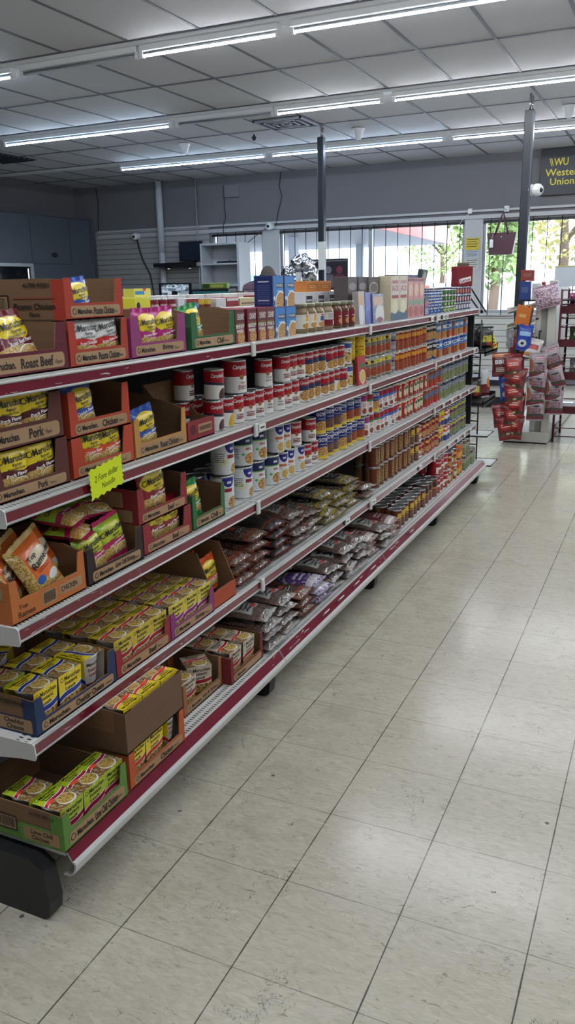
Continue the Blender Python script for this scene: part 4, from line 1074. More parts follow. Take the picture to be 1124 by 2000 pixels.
simple('chili', 'bean_can', .036, .108, (150, 24, 30), [(('e', .48, .26, .09, .2), STEW), (('r', .42, .54, .66, .80), (216, 190, 90)), (('r', 0, 1, .9, 1), (80, 20, 20))], [], True)
simple('yellowred', 'vegetable_can', .036, .110, (228, 206, 40), [(('r', 0, 1, .55, .72), (176, 30, 40)), (('e', .5, .22, .12, .18), (70, 60, 120)), (('d', .4, .6, .6, .68, 2), (240, 230, 200))])
simple('redblue', 'vegetable_can', .036, .110, (190, 30, 44), [(('r', 0, 1, .36, .6), (226, 226, 226)), (('r', 0, 1, 0, .36), (40, 60, 120)), (('e', .5, .8, .08, .1), (230, 220, 210))])
simple('bluegreen', 'vegetable_can', .036, .110, (30, 74, 130), [(('r', 0, 1, .74, .92), (196, 186, 60)), (('e', .5, .3, .14, .26), GREENS), (('r', 0, 1, .55, .62), (150, 40, 44))])
simple('green', 'vegetable_can', .036, .110, (52, 84, 60), [(('e', .5, .3, .14, .26), GREENS), (('d', .4, .62, .55, .85, 4), (214, 214, 196)), (('r', 0, 1, .9, 1), (120, 70, 40))])
simple('orange2', 'vegetable_can', .038, .112, (206, 98, 34), [(('e', .5, .28, .12, .22), (226, 160, 60)), (('r', 0, 1, .6, .66), (60, 90, 60)), (('r', 0, 1, 0, .1), (70, 60, 40))])
simple('redbig', 'soup_can', .042, .116, (166, 22, 36), [(('r', .4, .7, .1, .5), CWHT), (('e', .54, .22, .08, .16), SAUCE)], [("Campbell's", 0, .75, TXW, .017, .06, .014, .32)], True, 22)
simple('fishblue', 'fish_can', .040, .036, (40, 74, 150), [(('r', 0, 1, .35, .7), (206, 214, 222)), (('e', .5, .5, .1, .4), (50, 90, 160))])
simple('fishgreen', 'fish_can', .040, .036, (70, 110, 60), [(('e', .5, .5, .12, .42), (176, 196, 120)), (('r', 0, 1, 0, .2), (40, 60, 40))])
simple('navy', 'vegetable_can', .038, .052, (28, 42, 92), [(('r', .4, .58, .2, .85), (206, 206, 210)), (('e', .3, .5, .08, .4), SAUCE)])
look = {'soup': 'red and white soup can', 'soupbig': 'large red and white soup can', 'chicken': 'red and white chicken soup can', 'dark': 'red and white soup can with dark oval', 'gold': 'red and white can with gold corner', 'blueband': 'red can with dark blue band', 'food': 'red and white can picturing stew',
        'yellow': 'tall yellow can', 'white': 'cream can with blue band', 'w1': 'white can with round blue top', 'w2': 'white can with navy band', 'w3': 'white and blue can', 'goya1': 'dark blue bean can', 'goya2': 'dark blue can picturing beans', 'goya3': 'dark blue red-bean can',
        'ring1': 'white pasta can with green wave', 'ring2': 'white pasta can with blue wave', 'ring3': 'white pasta can with pink top', 'tomato': 'grey and yellow tomato can', 'silver': 'silver can', 'ravioli': 'red pasta can', 'blackblue': 'black and blue can', 'blue': 'royal blue pasta can', 'sky': 'sky blue can',
        'redgreen': 'red and cream pasta can', 'orange': 'brown and orange can', 'teal': 'teal can', 'ranch': 'brown ranch bean can', 'ranch2': 'dark brown bean can', 'bbean': 'large brown bean can', 'chili': 'red bean can', 'yellowred': 'yellow can with red band', 'redblue': 'red, white and blue can', 'bluegreen': 'blue and yellow can', 'green': 'green vegetable can', 'orange2': 'orange can', 'redbig': 'large red soup can', 'fishblue': 'flat blue fish can', 'fishgreen': 'flat green fish can', 'navy': 'short navy can'}
tname = {1: 'top tier', 2: 'second tier', 3: 'third tier', 4: 'fourth tier', 5: 'lowest tier'}
def run(tier_, z, layer, items, xf, row=0, count=None):
    """items: [(type, y)] in order along the aisle; z: what the row stands on"""
    prev = -9
    for i, (k, y) in enumerate(items):
        o = CAN[k]; r = o['r'] if 'r' in o else o.dimensions.x/2
        yy = y
        x = xf-r-.002-(.004*((i*7) % 3))
        if yy-prev < 2*r+.002: yy = prev+2*r+.002
        prev = yy
        wh = layer+' layer' if layer else 'row'
        if row: wh += ' behind'
        use(o, (x, yy, z), (0, 0, random.uniform(-.72, -.34)), '%s, %s along the %s, %s' % (look[k], nth(i), wh, tname[tier_]), 'can', '%s of cans, %s' % (wh, tname[tier_]))
def expand(*zones):
    out = []; y = None
    for k, y0, y1, p in zones:
        y = y0
        ks = k if isinstance(k, list) else [k]; i = 0
        while y < y1-1e-6: out.append((ks[i % len(ks)], y)); y += p; i += 1
    return out
for k, o in CAN.items():
    o['r'] = max(v.co.x for v in o.data.vertices)
XC = -1.337
H2 = .103
low2 = [('dark', 2.375), ('gold', 2.455), ('soup', 2.535), ('soup', 2.61), ('soup', 2.69), ('chicken', 2.775), ('chicken', 2.86), ('soup', 2.94), ('soup', 3.02), ('blueband', 3.10), ('blueband', 3.175), ('blueband', 3.25), ('food', 3.325), ('food', 3.40), ('gold', 3.475), ('food', 3.55), ('white', 3.63)]
up2 = [('dark', 2.385), ('soupbig', 2.56), ('chicken', 2.765), ('soup', 2.915), ('soup', 3.0), ('soup', 3.075), ('blueband', 3.15), ('blueband', 3.225), ('blueband', 3.30), ('food', 3.375), ('food', 3.45), ('food', 3.525), ('white', 3.605)]
right2l = expand((['tomato'], 3.90, 4.22, .078), ('silver', 4.26, 4.34, .08), ('ravioli', 4.37, 4.93, .0775), (['blackblue'], 4.98, 5.2, .08), (['blue', 'sky', 'blue'], 5.24, 6.05, .079))
right2u = expand((['tomato'], 3.90, 4.22, .078), ('silver', 4.26, 4.34, .08), ('ravioli', 4.37, 4.93, .0775), (['blackblue'], 4.98, 5.2, .08), (['sky', 'orange', 'sky', 'blue'], 5.24, 6.05, .079))
run(2, Z2, 'lower', low2+right2l, XC)
zu = Z2+.1025
for k, y in (): pass
HH = {}
run(2, Z2+.1155, 'upper', [q for q in up2+right2u if q[1] > 3.85 and q[0] not in ('tomato', 'silver', 'ravioli')], XC) if False else None
def run_up(tier_, z, items, xf):      # upper layer: each can stands on the can below it
    lows = {}
    run_items = []
    i = 0; prev = -9
    for (k, y) in items:
        o = CAN[k]; r = o['r']
        if y-prev < 2*r+.002: y = prev+2*r+.002
        prev = y
        # height of the tallest can underneath
        hs = [CAN[kk].data and max(v.co.z for v in CAN[kk].data.vertices) for kk, yy in LOWER[tier_] if abs(yy-y) < CAN[kk]['r']+r-.004]
        h = max(hs) if hs else .103
        use(o, (xf-r-.002-(.004*((i*5) % 3)), y, z+h+.0004), (0, 0, random.uniform(-.72, -.34)), '%s, %s along the upper layer, %s' % (look[k], nth(i), tname[tier_]), 'can', 'upper layer of cans, %s' % tname[tier_])
        i += 1
LOWER = {2: low2+right2l}
run_up(2, Z2, up2+right2u, XC)
run(2, Z2, 'lower', [('dark', 2.30), ('soup', 2.39), ('soup', 2.47), ('soup', 2.56), ('soup', 2.65)], XC-.085, 1)
use(CAN['soup'], (XC-.12, 2.33, Z2+.103), (0, 0, 0), 'dim red soup can seen above the empty dark red carton', 'can', 'dim cans behind')
# yellow can and red soup packet at the joint
use(CAN['yellow'], (-1.40, 3.715, Z2), (0, 0, 0), 'tall yellow can behind the red soup packet, lower', 'can', 'yellow cans, second tier')
use(CAN['yellow'], (-1.40, 3.715, Z2+.1155), (0, 0, 0), 'tall yellow can above the red soup packet, upper', 'can', 'yellow cans, second tier')
use(CAN['yellow'], (-1.385, 3.815, Z2), (0, 0, .3), 'yellow can beside the tomato cans, lower', 'can', 'yellow cans, second tier')
use(CAN['yellow'], (-1.385, 3.815, Z2+.1155), (0, 0, .3), 'yellow can beside the tomato cans, upper', 'can', 'yellow cans, second tier')
b = MB(); a = art('soup_packet_front', (186, 36, 46), [(('e', .56, .28, .36, .25), CWHT), (('e', .56, .28, .32, .21), (206, 190, 96)), (('r', .2, .9, .60, .74), (60, 120, 70)), (('d', .1, .26, .2, .5, 4), (226, 190, 190))], .3)
b.box(-.006, .006, -.055, .055, 0, .135, mat('packet_red', (180, 36, 44), .4), px=a)
o = b.build('soup_packet', None, (-1.335, 3.735, Z2), (0, -.06, 0)); tag(o, 'flat red and green soup packet standing before the yellow cans', 'packet')
# third tier
low3 = [('w1', 2.425), ('w1', 2.575), ('w2', 2.685), ('w2', 2.795), ('w3', 2.89), ('w3', 2.965), ('w3', 3.045), ('soup', 3.13), ('soup', 3.21), ('goya2', 3.30), ('goya1', 3.38), ('goya1', 3.46), ('goya2', 3.54), ('goya1', 3.62), ('goya3', 3.70)]
up3 = [('w1', 2.435), ('w2', 2.59), ('w2', 2.70), ('w3', 2.845), ('w3', 2.93), ('soup', 3.025), ('soup', 3.17), ('goya2', 3.30), ('goya1', 3.39), ('goya1', 3.475), ('goya2', 3.56), ('goya3', 3.65), ('goya3', 3.735)]
r3 = [('goya3', 3.79), ('ring3', 3.875), ('ring1', 3.955), ('ring1', 4.035), ('ring2', 4.115), ('ring2', 4.195), ('ring2', 4.275), ('ring2', 4.355)]
low3 += r3+expand(('redgreen', 4.44, 4.95, .0735), ('orange', 4.97, 5.28, .077), (['teal'], 5.30, 6.04, .079))
up3 += [('ring3', 3.85), ('ring1', 3.93), ('goya2', 4.015), ('ring2', 4.10), ('ring2', 4.18), ('ring2', 4.26), ('ring2', 4.34)]+expand(('redgreen', 4.42, 4.95, .0735), ('orange', 4.97, 5.28, .077), (['teal'], 5.30, 6.04, .079))
LOWER[3] = low3
run(3, Z3, 'lower', low3, XC); run_up(3, Z3, up3, XC)
run(3, Z3, 'lower', [('w1', 2.38), ('w1', 2.47), ('w1', 2.56), ('w2', 2.65)], XC-.09, 1)
# fourth tier
low4 = expand((['ranch'], 4.01, 4.62, .083), ('ranch2', 4.64, 4.79, .082), ('soup', 4.83, 4.9, .08), ('chili', 4.92, 5.26, .076), ('yellowred', 5.30, 5.44, .077), ('redblue', 5.46, 5.6, .076), ('bluegreen', 5.63, 6.05, .079))
up4 = expand((['ranch'], 4.01, 4.62, .083), ('ranch2', 4.64, 4.79, .082), ('soup', 4.83, 4.9, .08), ('chili', 4.92, 5.26, .076), ('yellowred', 5.30, 5.44, .077), ('redblue', 5.46, 5.6, .076), ('bluegreen', 5.63, 6.05, .079))
LOWER[4] = low4
X4 = -1.328
run(4, Z4, 'lower', low4, X4); run_up(4, Z4, up4, X4)
b4 = expand((['ranch'], 4.05, 4.62, .083), ('ranch2', 4.64, 4.79, .082), ('chili', 4.9, 5.26, .076), ('redblue', 5.32, 5.6, .077), ('bluegreen', 5.63, 6.10, .079))
for i, (k, y) in enumerate(b4):
    h = .112
    use(CAN[k], (X4-.125, y+.02, Z4+(.1125 if k in ('ranch', 'ranch2') else .1105)), (0, 0, 0), '%s, %s along the upper layer behind, fourth tier' % (look[k], nth(i)), 'can', 'upper layer behind, fourth tier')
    use(CAN[k], (X4-.125, y+.02, Z4), (0, 0, 0), '%s, %s along the lower layer behind, fourth tier' % (look[k], nth(i)), 'can', 'lower layer behind, fourth tier')
# lowest tier
X5 = -1.262
low5 = expand((['ranch2'], 4.195, 4.72, .082), ('bbean', 4.755, 5.0, .094), (['redbig'], 5.06, 5.3, .088), (['redgreen', 'chili'], 5.34, 5.55, .076), ('orange2', 5.60, 5.75, .079), ('green', 5.78, 6.13, .078))
LOWER[5] = low5
run(5, Z5, 'front', low5, X5)
up5 = expand((['redbig'], 5.06, 5.3, .088), (['chili', 'redgreen'], 5.34, 5.55, .076), ('orange2', 5.60, 5.75, .079), ('green', 5.78, 5.90, .078))
run_up(5, Z5, up5, X5)
for rr in (1, 2):
    bb = expand((['ranch2'], 4.22, 4.72, .082), ('bbean', 4.77, 5.0, .094))
    for i, (k, y) in enumerate(bb):
        use(CAN[k], (X5-.044-.09*rr, y+.015*rr, Z5), (0, 0, 0), '%s, %s along the %s row back, lowest tier' % (look[k], nth(i), nth(rr)), 'can', 'rows behind, lowest tier')
bb = expand((['redbig'], 5.07, 5.3, .088), (['chili'], 5.34, 5.55, .076), ('orange2', 5.60, 5.75, .079), ('green', 5.78, 6.1, .078))
for i, (k, y) in enumerate(bb):
    h = max(v.co.z for v in CAN[k].data.vertices)
    use(CAN[k], (X5-.135, y, Z5), (0, 0, 0), '%s, %s along the back row, lowest tier' % (look[k], nth(i)), 'can', 'back rows, lowest tier')
    if y < 5.9: use(CAN[k], (X5-.135, y, Z5+h+.0004), (0, 0, 0), '%s, %s along the raised back row, lowest tier' % (look[k], nth(i)), 'can', 'back rows, lowest tier')
# small flat cans at the far end of the top tier
for j, (k, ys, x, n, dz) in enumerate((('fishblue', expand(('fishblue', 5.0, 5.33, .083)), -1.38, 4, .0362), ('fishgreen', expand(('fishgreen', 5.36, 5.62, .083)), -1.38, 4, .0362), ('navy', expand(('navy', 5.68, 6.12, .079)), -1.378, 3, .0524), ('navy', expand(('navy', 5.03, 6.1, .079)), -1.462, 3, .0524))):
    for i, (kk, y) in enumerate(ys):
        for m_ in range(n):
            use(CAN[k], (x, y, Z1+m_*dz), (0, 0, .3*m_), '%s, %s along, %s up in its column%s, top tier' % (look[k], nth(i), nth(m_), ' behind' if j == 3 else ''), 'can', 'small cans on the top tier' + (' behind' if j == 3 else ''))
# ------------------------------------------------------------------ dry bean bags
def beanbag(kind, base, lay, seal, L=.19, W=.150, t=.021, seed=3):
    a = art('bean_'+kind, base, lay, .22, .9, .9); bk = art('bean_back_'+kind, base, [], .22, .9, .9)
    return pouch('bean_bag', W, L, t, a, bk, mat('bean_seal_'+kind, seal, .25), seed, [], 18, 18, wr=.24)
def prn(c1, c2):   # printed panel on the clear bag
    return [(('&', ('r', .12, .9, .28, .86), ('w', .57, .30, .04, 5, 0, .1)), c1), (('d', .2, .8, .36, .62, 3), c2), (('r', .24, .74, .66, .74), c2), (('d', .1, .9, .03, .16, 2), c2)]
ORS = ('e', .62, .36, .10, .055); OR = (226, 78, 40)
BB = {
 'red': beanbag('red', BEANS, [(('n', 7, .56), (60, 50, 48)), (('r', 0, 1, .80, .88), (150, 56, 36))]+[(('r', .2, .75, .32, .5), (34, 30, 32)), (('d', .24, .7, .34, .48, 2), (200, 196, 190)), (('r', .1, .8, .62, .70), (40, 36, 40)), (('r', 0, 1, .12, .18), (150, 56, 36)), (('e', .40, .56, .12, .06), OR)], (110, 66, 56), seed=3),
 'black': beanbag('black', (52, 44, 46), [(('n', 40, .55), (34, 28, 32)), (('r', .2, .8, .34, .56), (70, 66, 70)), (('d', .24, .76, .36, .54, 3), (24, 22, 26)), (('r', 0, 1, .14, .19), (150, 60, 40)), (('e', .6, .62, .11, .055), OR)], (110, 56, 44), seed=5),
 'clear': beanbag('clear', BEANS, prn((170, 168, 166), (44, 42, 46))+[(ORS, OR)], (176, 170, 164), seed=7),
 'white': beanbag('white', (120, 96, 86), [(('n', 34, .52), (76, 50, 44))]+prn((200, 200, 198), (46, 48, 52))+[(ORS, (240, 84, 66))], (190, 188, 184), seed=9),
 'yellow': beanbag('yellow', (150, 140, 116), [(('n', 30, .5), (84, 72, 48)), (('r', .1, .9, .30, .78), (26, 28, 44)), (('r', 0, 1, .10, .17), (186, 160, 46)), (('n', 6, .6), (190, 182, 160)), (('d', .2, .8, .40, .68, 3), (190, 190, 180)), (ORS, OR)], (150, 136, 80), seed=11),
 'purple': beanbag('purple', (96, 60, 120), [(('n', 12, .55), (196, 190, 200)), (('r', .1, .9, .3, .7), (84, 44, 130)), (('d', .2, .8, .36, .62, 2), (226, 220, 230)), (('r', 0, 1, .04, .2), (200, 196, 204))], (180, 170, 190), seed=13),
 'maroon': beanbag('maroon', (130, 96, 84), [(('n', 30, .5), (96, 50, 50)), (('r', 0, 1, .3, .8), (110, 28, 46)), (('d', .2, .8, .4, .6, 2), (200, 180, 176)), (('r', 0, 1, .04, .2), (196, 186, 180))], (170, 150, 146), seed=15),
}
bl = {'red': 'red-brown bean bag with orange trim', 'black': 'black bean bag with orange trim', 'clear': 'brown bean bag with grey print', 'white': 'white-printed bean bag', 'yellow': 'black and yellow bean bag', 'purple': 'purple and white bean bag', 'maroon': 'maroon and white bean bag'}
def stack(k, x, y, z, n, si, tierword, rowword='front', seed=0, pitch=.036, yaw=0):
    rng = random.Random(seed+si*7+(0 if rowword == 'front' else 100))
    for i in range(n):
        use(BB[k], (x+rng.uniform(-.014, .006)-.006*i, y+rng.uniform(-.012, .012), z+.020+pitch*i), (rng.uniform(-.06, .06), -PI/2+rng.uniform(-.05, .07), yaw+rng.uniform(-.14, .14)),
            '%s, %s up in %s %s stack, %s' % (bl[k], nth(i), nth(si), rowword, tierword), 'bag', 'bean bags, '+tierword)
f4 = [('red', 2.455, 3), ('red', 2.625, 4), ('black', 2.795, 4), ('clear', 2.96, 4), ('clear', 3.12, 3), ('yellow', 3.285, 4), ('yellow', 3.45, 3), ('yellow', 3.61, 4), ('clear', 3.79, 2)]
for i, (k, y, n) in enumerate(f4): stack(k, -1.318, y, Z4, n, i, 'fourth tier')
for i, (k, y, n) in enumerate([('red', 2.48, 3), ('red', 2.66, 4), ('black', 2.84, 4), ('black', 3.0, 3), ('clear', 3.2, 3), ('yellow', 3.38, 3), ('black', 3.56, 5), ('yellow', 3.74, 4)]): stack(k, -1.492, y, Z4, n, i, 'fourth tier', 'rear')
f5 = [('white', 2.535, 4), ('white', 2.705, 4), ('red', 2.87, 3), ('purple', 3.03, 3), ('white', 3.20, 3), ('white', 3.365, 4), ('white', 3.53, 4), ('maroon', 3.70, 3), ('white', 3.865, 3), ('maroon', 4.03, 3)]
for i, (k, y, n) in enumerate(f5): stack(k, -1.246, y, Z5, n, i, 'lowest tier')
for i, (k, y, n) in enumerate([('white', 2.66, 5), ('red', 2.83, 5), ('red', 3.0, 4), ('white', 3.18, 4), ('clear', 3.36, 5), ('clear', 3.53, 5), ('white', 3.7, 4), ('maroon', 3.9, 4)]): stack(k, -1.455, y, Z5, n, i, 'lowest tier', 'rear')

# ------------------------------------------------------------------ boxes and jars on the top tier
def boxed(name, d, w, h, side, front, texts=(), left=None, ltexts=(), flap=True):
    b = MB(); sm = mat('box_%02x%02x%02x' % side, side, .45)
    b.box(-d, 0, -w/2, w/2, 0, h, sm, px=front, ny=left or sm)
    fn = lambda u, v: (.0006, u, v)
    for q in texts: b.text(q[0], fn, q[1], q[2], q[3], h=q[4], w=q[5], bold=.015, rot=q[6] if len(q) > 6 else 0)
    root = b.build(name)
    if flap:
        b = MB(); b.box(-d-.0006, .0006, -w/2-.0006, w/2+.0006, h-.0015, h+.0012, mat('box_flap_%02x%02x%02x' % side, tuple(min(255, int(c*1.1+30)) for c in side), .5)); b.build('top_flap', root)
    return proto(root)
dr = (112, 18, 34)
a = art('chunky_front', dr, [(('r', .18, .98, .66, .95), (20, 16, 20)), (('r', .2, .96, .68, .93), (112, 18, 34)), (('e', .60, .17, .40, .22), (176, 110, 50)), (('e', .60, .16, .36, .19), STEW), (('w', .54, .05, .03, 5, 0, .1), (110, 96, 30)), (('r', .12, .9, .36, .38), (206, 196, 180))], .4)
CH = [boxed('soup_box', .07, .067, .113, dr, a, [('CHUNKY', .006, .088, TXW, .021, .052), (t1, .002, .056, TXW, .0125, .057), (t2, .0, .041, TXW, .0115, .048)]) for t1, t2 in (('BEEF', 'NOODLE'), ('STEAK &', 'POTATO'))]
for i, (y, q) in enumerate(((2.512, 0), (2.602, 0), (2.680, 1), (2.750, 1))):
    use(CH[q], (-1.335, y, Z1), (0, 0, 0), 'dark red soup box, %s in the front row from the green carton, top tier' % nth(i), 'box', 'dark red soup boxes')
for i, y in enumerate((2.52, 2.6, 2.68)):
    use(CH[i % 2], (-1.43, y, Z1), (0, 0, 0), 'dark red soup box, %s along the row behind, top tier' % nth(i), 'box', 'dark red soup boxes behind')
pb = (46, 128, 200)
a = art('prog_front', pb, [(('r', 0, .08, 0, 1), (26, 50, 110)), (('e', .74, .14, .50, .38), WHITE), (('e', .74, .14, .44, .33), STEW), (('r', .34, 1, .62, .76), (24, 34, 62)), (('e', .16, .28, .09, .07), (206, 220, 232)), (('e', .16, .12, .10, .08), (60, 90, 150)), (('d', .4, .9, .5, .56, 1), (200, 224, 240))], .4)
lf = art('prog_side', (34, 52, 110), [(('d', .15, .85, .1, .75, 9), (80, 98, 150)), (('r', .2, .8, .8, .84), (220, 226, 232)), (('r', .2, .8, .2, .23), (220, 226, 232))], .4)
PG = boxed('soup_box', .075, .094, .11, (34, 56, 120), a, [('PROGRESSO', .014, .0765, TXW, .009, .055)], lf)
for j in range(2):
    for i, y in enumerate((2.835, 2.931)):
        use(PG, (-1.336, y-.012*j*(1 if i == 0 else .6), Z1+.1122*j), (0, 0, 0), 'bright blue soup box, %s column, %s' % ('nearer the dark red boxes' if i == 0 else 'nearer the jars', 'upper' if j else 'lower'), 'box', 'blue soup boxes')
def jar(kind, lay, glass=(104, 82, 58), base=(226, 220, 206)):
    root = empty('gravy_jar'); G = mat('gravy_'+'%02x' % glass[0], glass, .12, coat_weight=0) if False else mat('gravy_%02x' % glass[0], glass, .12)
    b = MB(); b.lathe([(.034, 0), (.039, .004), (.040, .012), (.040, .080), (.038, .088), (.031, .097), (.030, .102)], G, 24); b.build('glass_body', root)
    b = MB(); b.lathe([(.0405, .018), (.0405, .074)], art('jar_'+kind, base, lay, .4), 24, caps=False); b.build('paper_label', root)
    b = MB(); b.lathe([(.0325, .101), (.0335, .103), (.0335, .114), (.032, .116), (0.0001, .116)], mat('jar_lid', (132, 130, 108), .35, .6), 24); b.build('lid', root)
    return proto(root)
JR = {'light': jar('light', [(('e', .5, .20, .12, .22), STEW), (('r', .45, .57, .5, .85), (224, 160, 60)), (('r', .46, .56, .86, .95), (180, 40, 40))], (132, 112, 82)), 'bluej': jar('bluej', [(('e', .5, .2, .12, .22), STEW), (('r', .42, .58, .45, .8), (40, 80, 140)), (('r', .44, .56, .84, .94), (180, 40, 40))], (132, 112, 82)),
      'back': jar('back', [(('r', 0, 1, 0, .46), (120, 26, 34)), (('d', .38, .62, .55, .95, 6), (90, 88, 86)), (('r', .5, .57, .08, .38), (230, 226, 220))], (140, 122, 98), (206, 202, 196)),
      'redj': jar('redj', [(('r', 0, 1, .0, 1), (116, 24, 32)), (('e', .53, .28, .11, .26), STEW), (('r', .42, .62, .60, .66), (210, 196, 180))], (96, 60, 42))}
jl = {'light': 'tan gravy jar with orange label', 'bluej': 'tan gravy jar with blue label', 'back': 'gravy jar turned to its back label', 'redj': 'brown gravy jar with dark red label'}
for i, (k, y) in enumerate((('light', 3.10), ('light', 3.185), ('bluej', 3.268), ('back', 3.375), ('redj', 3.475), ('redj', 3.56), ('redj', 3.645))):
    use(JR[k], (-1.378, y, Z1), (0, 0, 0), '%s, %s from the blue boxes on the top tier' % (jl[k], nth(i)), 'jar', 'gravy jars')
# taller goods standing behind the jars
a = art('rice_front', (222, 222, 226), [(('r', .12, .62, .12, .9), (56, 60, 70)), (('d', .16, .58, .2, .85, 6), (220, 220, 222)), (('r', .7, .95, .2, .8), (190, 190, 200))], .45)
RB = boxed('mix_box', .09, .142, .156, (214, 214, 220), a)
for i in range(4): use(RB, (-1.545, 3.62+.146*i, Z1), (0, 0, 0), 'white box with black panel behind the jars, %s along' % nth(i), 'box', 'white boxes behind the jars')
a = art('tin_front', (206, 128, 60), [(('r', .1, .9, .3, .75), (180, 96, 36)), (('d', .2, .8, .35, .7, 2), (230, 190, 120))], .45)
OB = boxed('seasoning_box', .08, .15, .048, (196, 124, 62), a)
for i in range(2): use(OB, (-1.55, 3.655+.155*i, Z1+.1577), (0, 0, 0), 'small orange box lying on the white boxes, %s along' % nth(i), 'box', 'orange boxes on white boxes')
a = art('saz_low', (196, 184, 150), [(('r', .1, .9, .2, .6), (150, 130, 90)), (('r', 0, 1, .8, 1), (60, 60, 56))], .45)
LB = boxed('seasoning_box', .08, .14, .115, (190, 180, 150), a)
a = art('saz_front', (156, 22, 40), [(('r', 0, 1, 0, .28), (196, 200, 170)), (('e', .5, .64, .36, .2), (120, 14, 30))], .4)
SZ = boxed('seasoning_box', .08, .14, .085, (150, 22, 38), a, [('Sazon', 0, .060, TXY, .022, .09)])
for i in range(2):
    use(LB, (-1.56, 4.215+.145*i, Z1), (0, 0, 0), 'pale tan box under the red seasoning boxes, %s along' % nth(i), 'box', 'tan boxes')
    use(SZ, (-1.56, 4.215+.145*i, Z1+.1165), (0, 0, 0), 'red seasoning box with gold script behind the jars, %s along' % nth(i), 'box', 'red seasoning boxes')
# pouches, potato cartons, pancake mix, pink boxes
a = art('pouch_tan', (176, 162, 150), [(('e', .4, .3, .4, .3), (206, 206, 210)), (('r', .1, .7, .62, .86), (206, 150, 90))], .35)
o = boxed('mix_pouch', .03, .085, .155, (160, 150, 146), a, flap=False); use(o, (-1.345, 3.775, Z1), (0, -.05, 0), 'tan upright pouch beside the last jar, top tier', 'pouch')
o = boxed('mix_pouch', .03, .085, .15, (32, 50, 150), art('pouch_blue', (30, 46, 160), [(('w', .5, .08, .05, 6, 0, .3), (60, 80, 190))], .3), flap=False); use(o, (-1.345, 3.868, Z1), (0, -.05, 0), 'royal blue upright pouch, top tier', 'pouch')
a = art('potato_pouch', (96, 110, 150), [(('e', .62, .28, .4, .34), (210, 206, 200)), (('r', .1, .9, .6, .9), (190, 140, 110)), (('n', 10, .62), (200, 196, 190)), (('e', .6, .1, .3, .1), (120, 30, 36))], .35)
o = boxed('mix_pouch', .04, .17, .14, (110, 116, 140), a, flap=False); use(o, (-1.34, 4.005, Z1), (0, -.05, 0), 'blue and cream potato pouch before the grey cartons', 'pouch')
gry = (84, 76, 78)
a = art('gray_front', gry, [(('e', .5, .80, .40, .08), (150, 140, 140)), (('r', .1, .9, .42, .52), (150, 142, 140)), (('r', .1, .9, .26, .36), (120, 60, 66)), (('d', .15, .85, .1, .24, 3), (150, 140, 140))], .45)
GY = boxed('potato_carton', .07, .125, .222, gry, a)
a = art('gray_big', (112, 106, 104), [(('e', .45, .76, .40, .13), (196, 190, 186)), (('e', .45, .76, .34, .10), (130, 122, 122)), (('r', 0, .9, .53, .61), (150, 36, 46)), (('e', .55, .2, .5, .22), (206, 202, 196))], .45)
GB_ = boxed('potato_carton', .07, .17, .222, (110, 104, 102), a, [('IDAHOAN', -.01, .126, TXW, .014, .11)])
use(GY, (-1.405, 3.80, Z1), (0, 0, 0), 'tall dark grey potato carton behind the tan pouch', 'carton'); use(GY, (-1.405, 3.945, Z1), (0, 0, 0), 'tall dark grey potato carton behind the blue pouch', 'carton')
use(GB_, (-1.40, 4.105, Z1), (0, 0, 0), 'tall pale grey potato carton with round badge', 'carton')
cream = (206, 196, 172)
a = art('jack_front', cream, [(('r', .06, .94, .56, .95), (206, 200, 190)), (('r', .1, .9, .50, .57), (150, 40, 40)), (('w', .06, .14, .05, 4, 2.2, .1), (60, 90, 120)), (('e', .5, .3, .3, .15), (224, 214, 180))], .45)
JK = boxed('pancake_mix_carton', .07, .145, .226, (200, 188, 160), a, [('HUNGRY', 0, .196, TXR, .020, .115), ('JACK', 0, .160, TXR, .038, .122)])
use(JK, (-1.34, 4.268, Z1), (0, 0, 0), 'cream pancake mix carton with red lettering, nearer the grey cartons', 'carton', 'pancake cartons'); use(JK, (-1.34, 4.418, Z1), (0, 0, 0), 'cream pancake mix carton with red lettering, nearer the pink boxes', 'carton', 'pancake cartons')
pk = (196, 132, 128)
a = art('pink_front', pk, [(('e', .5, .70, .36, .16), (216, 176, 150)), (('w', .38, .06, .04, 5, 0, .1), (120, 150, 120)), (('e', .5, .16, .4, .14), (170, 80, 80)), (('r', 0, 1, .92, 1), (120, 40, 60))], .45)
PKB = boxed('mix_carton', .06, .108, .215, (180, 112, 110), a)
for i in range(3): use(PKB, (-1.34, 4.555+.112*i, Z1), (0, 0, 0), 'pink mix carton, %s from the cream cartons' % nth(i), 'carton', 'pink mix cartons')
a = art('navy_front', (40, 46, 110), [(('r', .1, .9, .7, .85), (150, 140, 170)), (('d', .2, .8, .2, .6, 4), (120, 130, 180))], .45)
NV = boxed('mix_carton', .06, .15, .235, (52, 40, 84), a)
for i in range(3): use(NV, (-1.43, 4.62+.155*i, Z1), (0, 0, 0), 'dark blue tall carton behind the pink ones, %s along' % nth(i), 'carton', 'dark blue cartons')
o = boxed('mix_box', .05, .09, .10, (44, 50, 104), art('nv2', (46, 52, 110), [(('r', .1, .9, .55, .85), (170, 60, 70)), (('d', .15, .85, .1, .45, 4), (190, 196, 210))], .4)); use(o, (-1.34, 4.895, Z1), (0, 0, 0), 'small navy box between pink cartons and flat cans', 'box')
o = boxed('mix_carton', .03, .12, .11, (60, 80, 76), art('tp', (96, 110, 100), [(('e', .5, .5, .3, .4), (180, 190, 180))], .4), flap=False); use(o, (-1.43, 5.10, Z1+.158), (0, .2, 0), 'green and grey bag lying on top of the flat cans', 'bag')

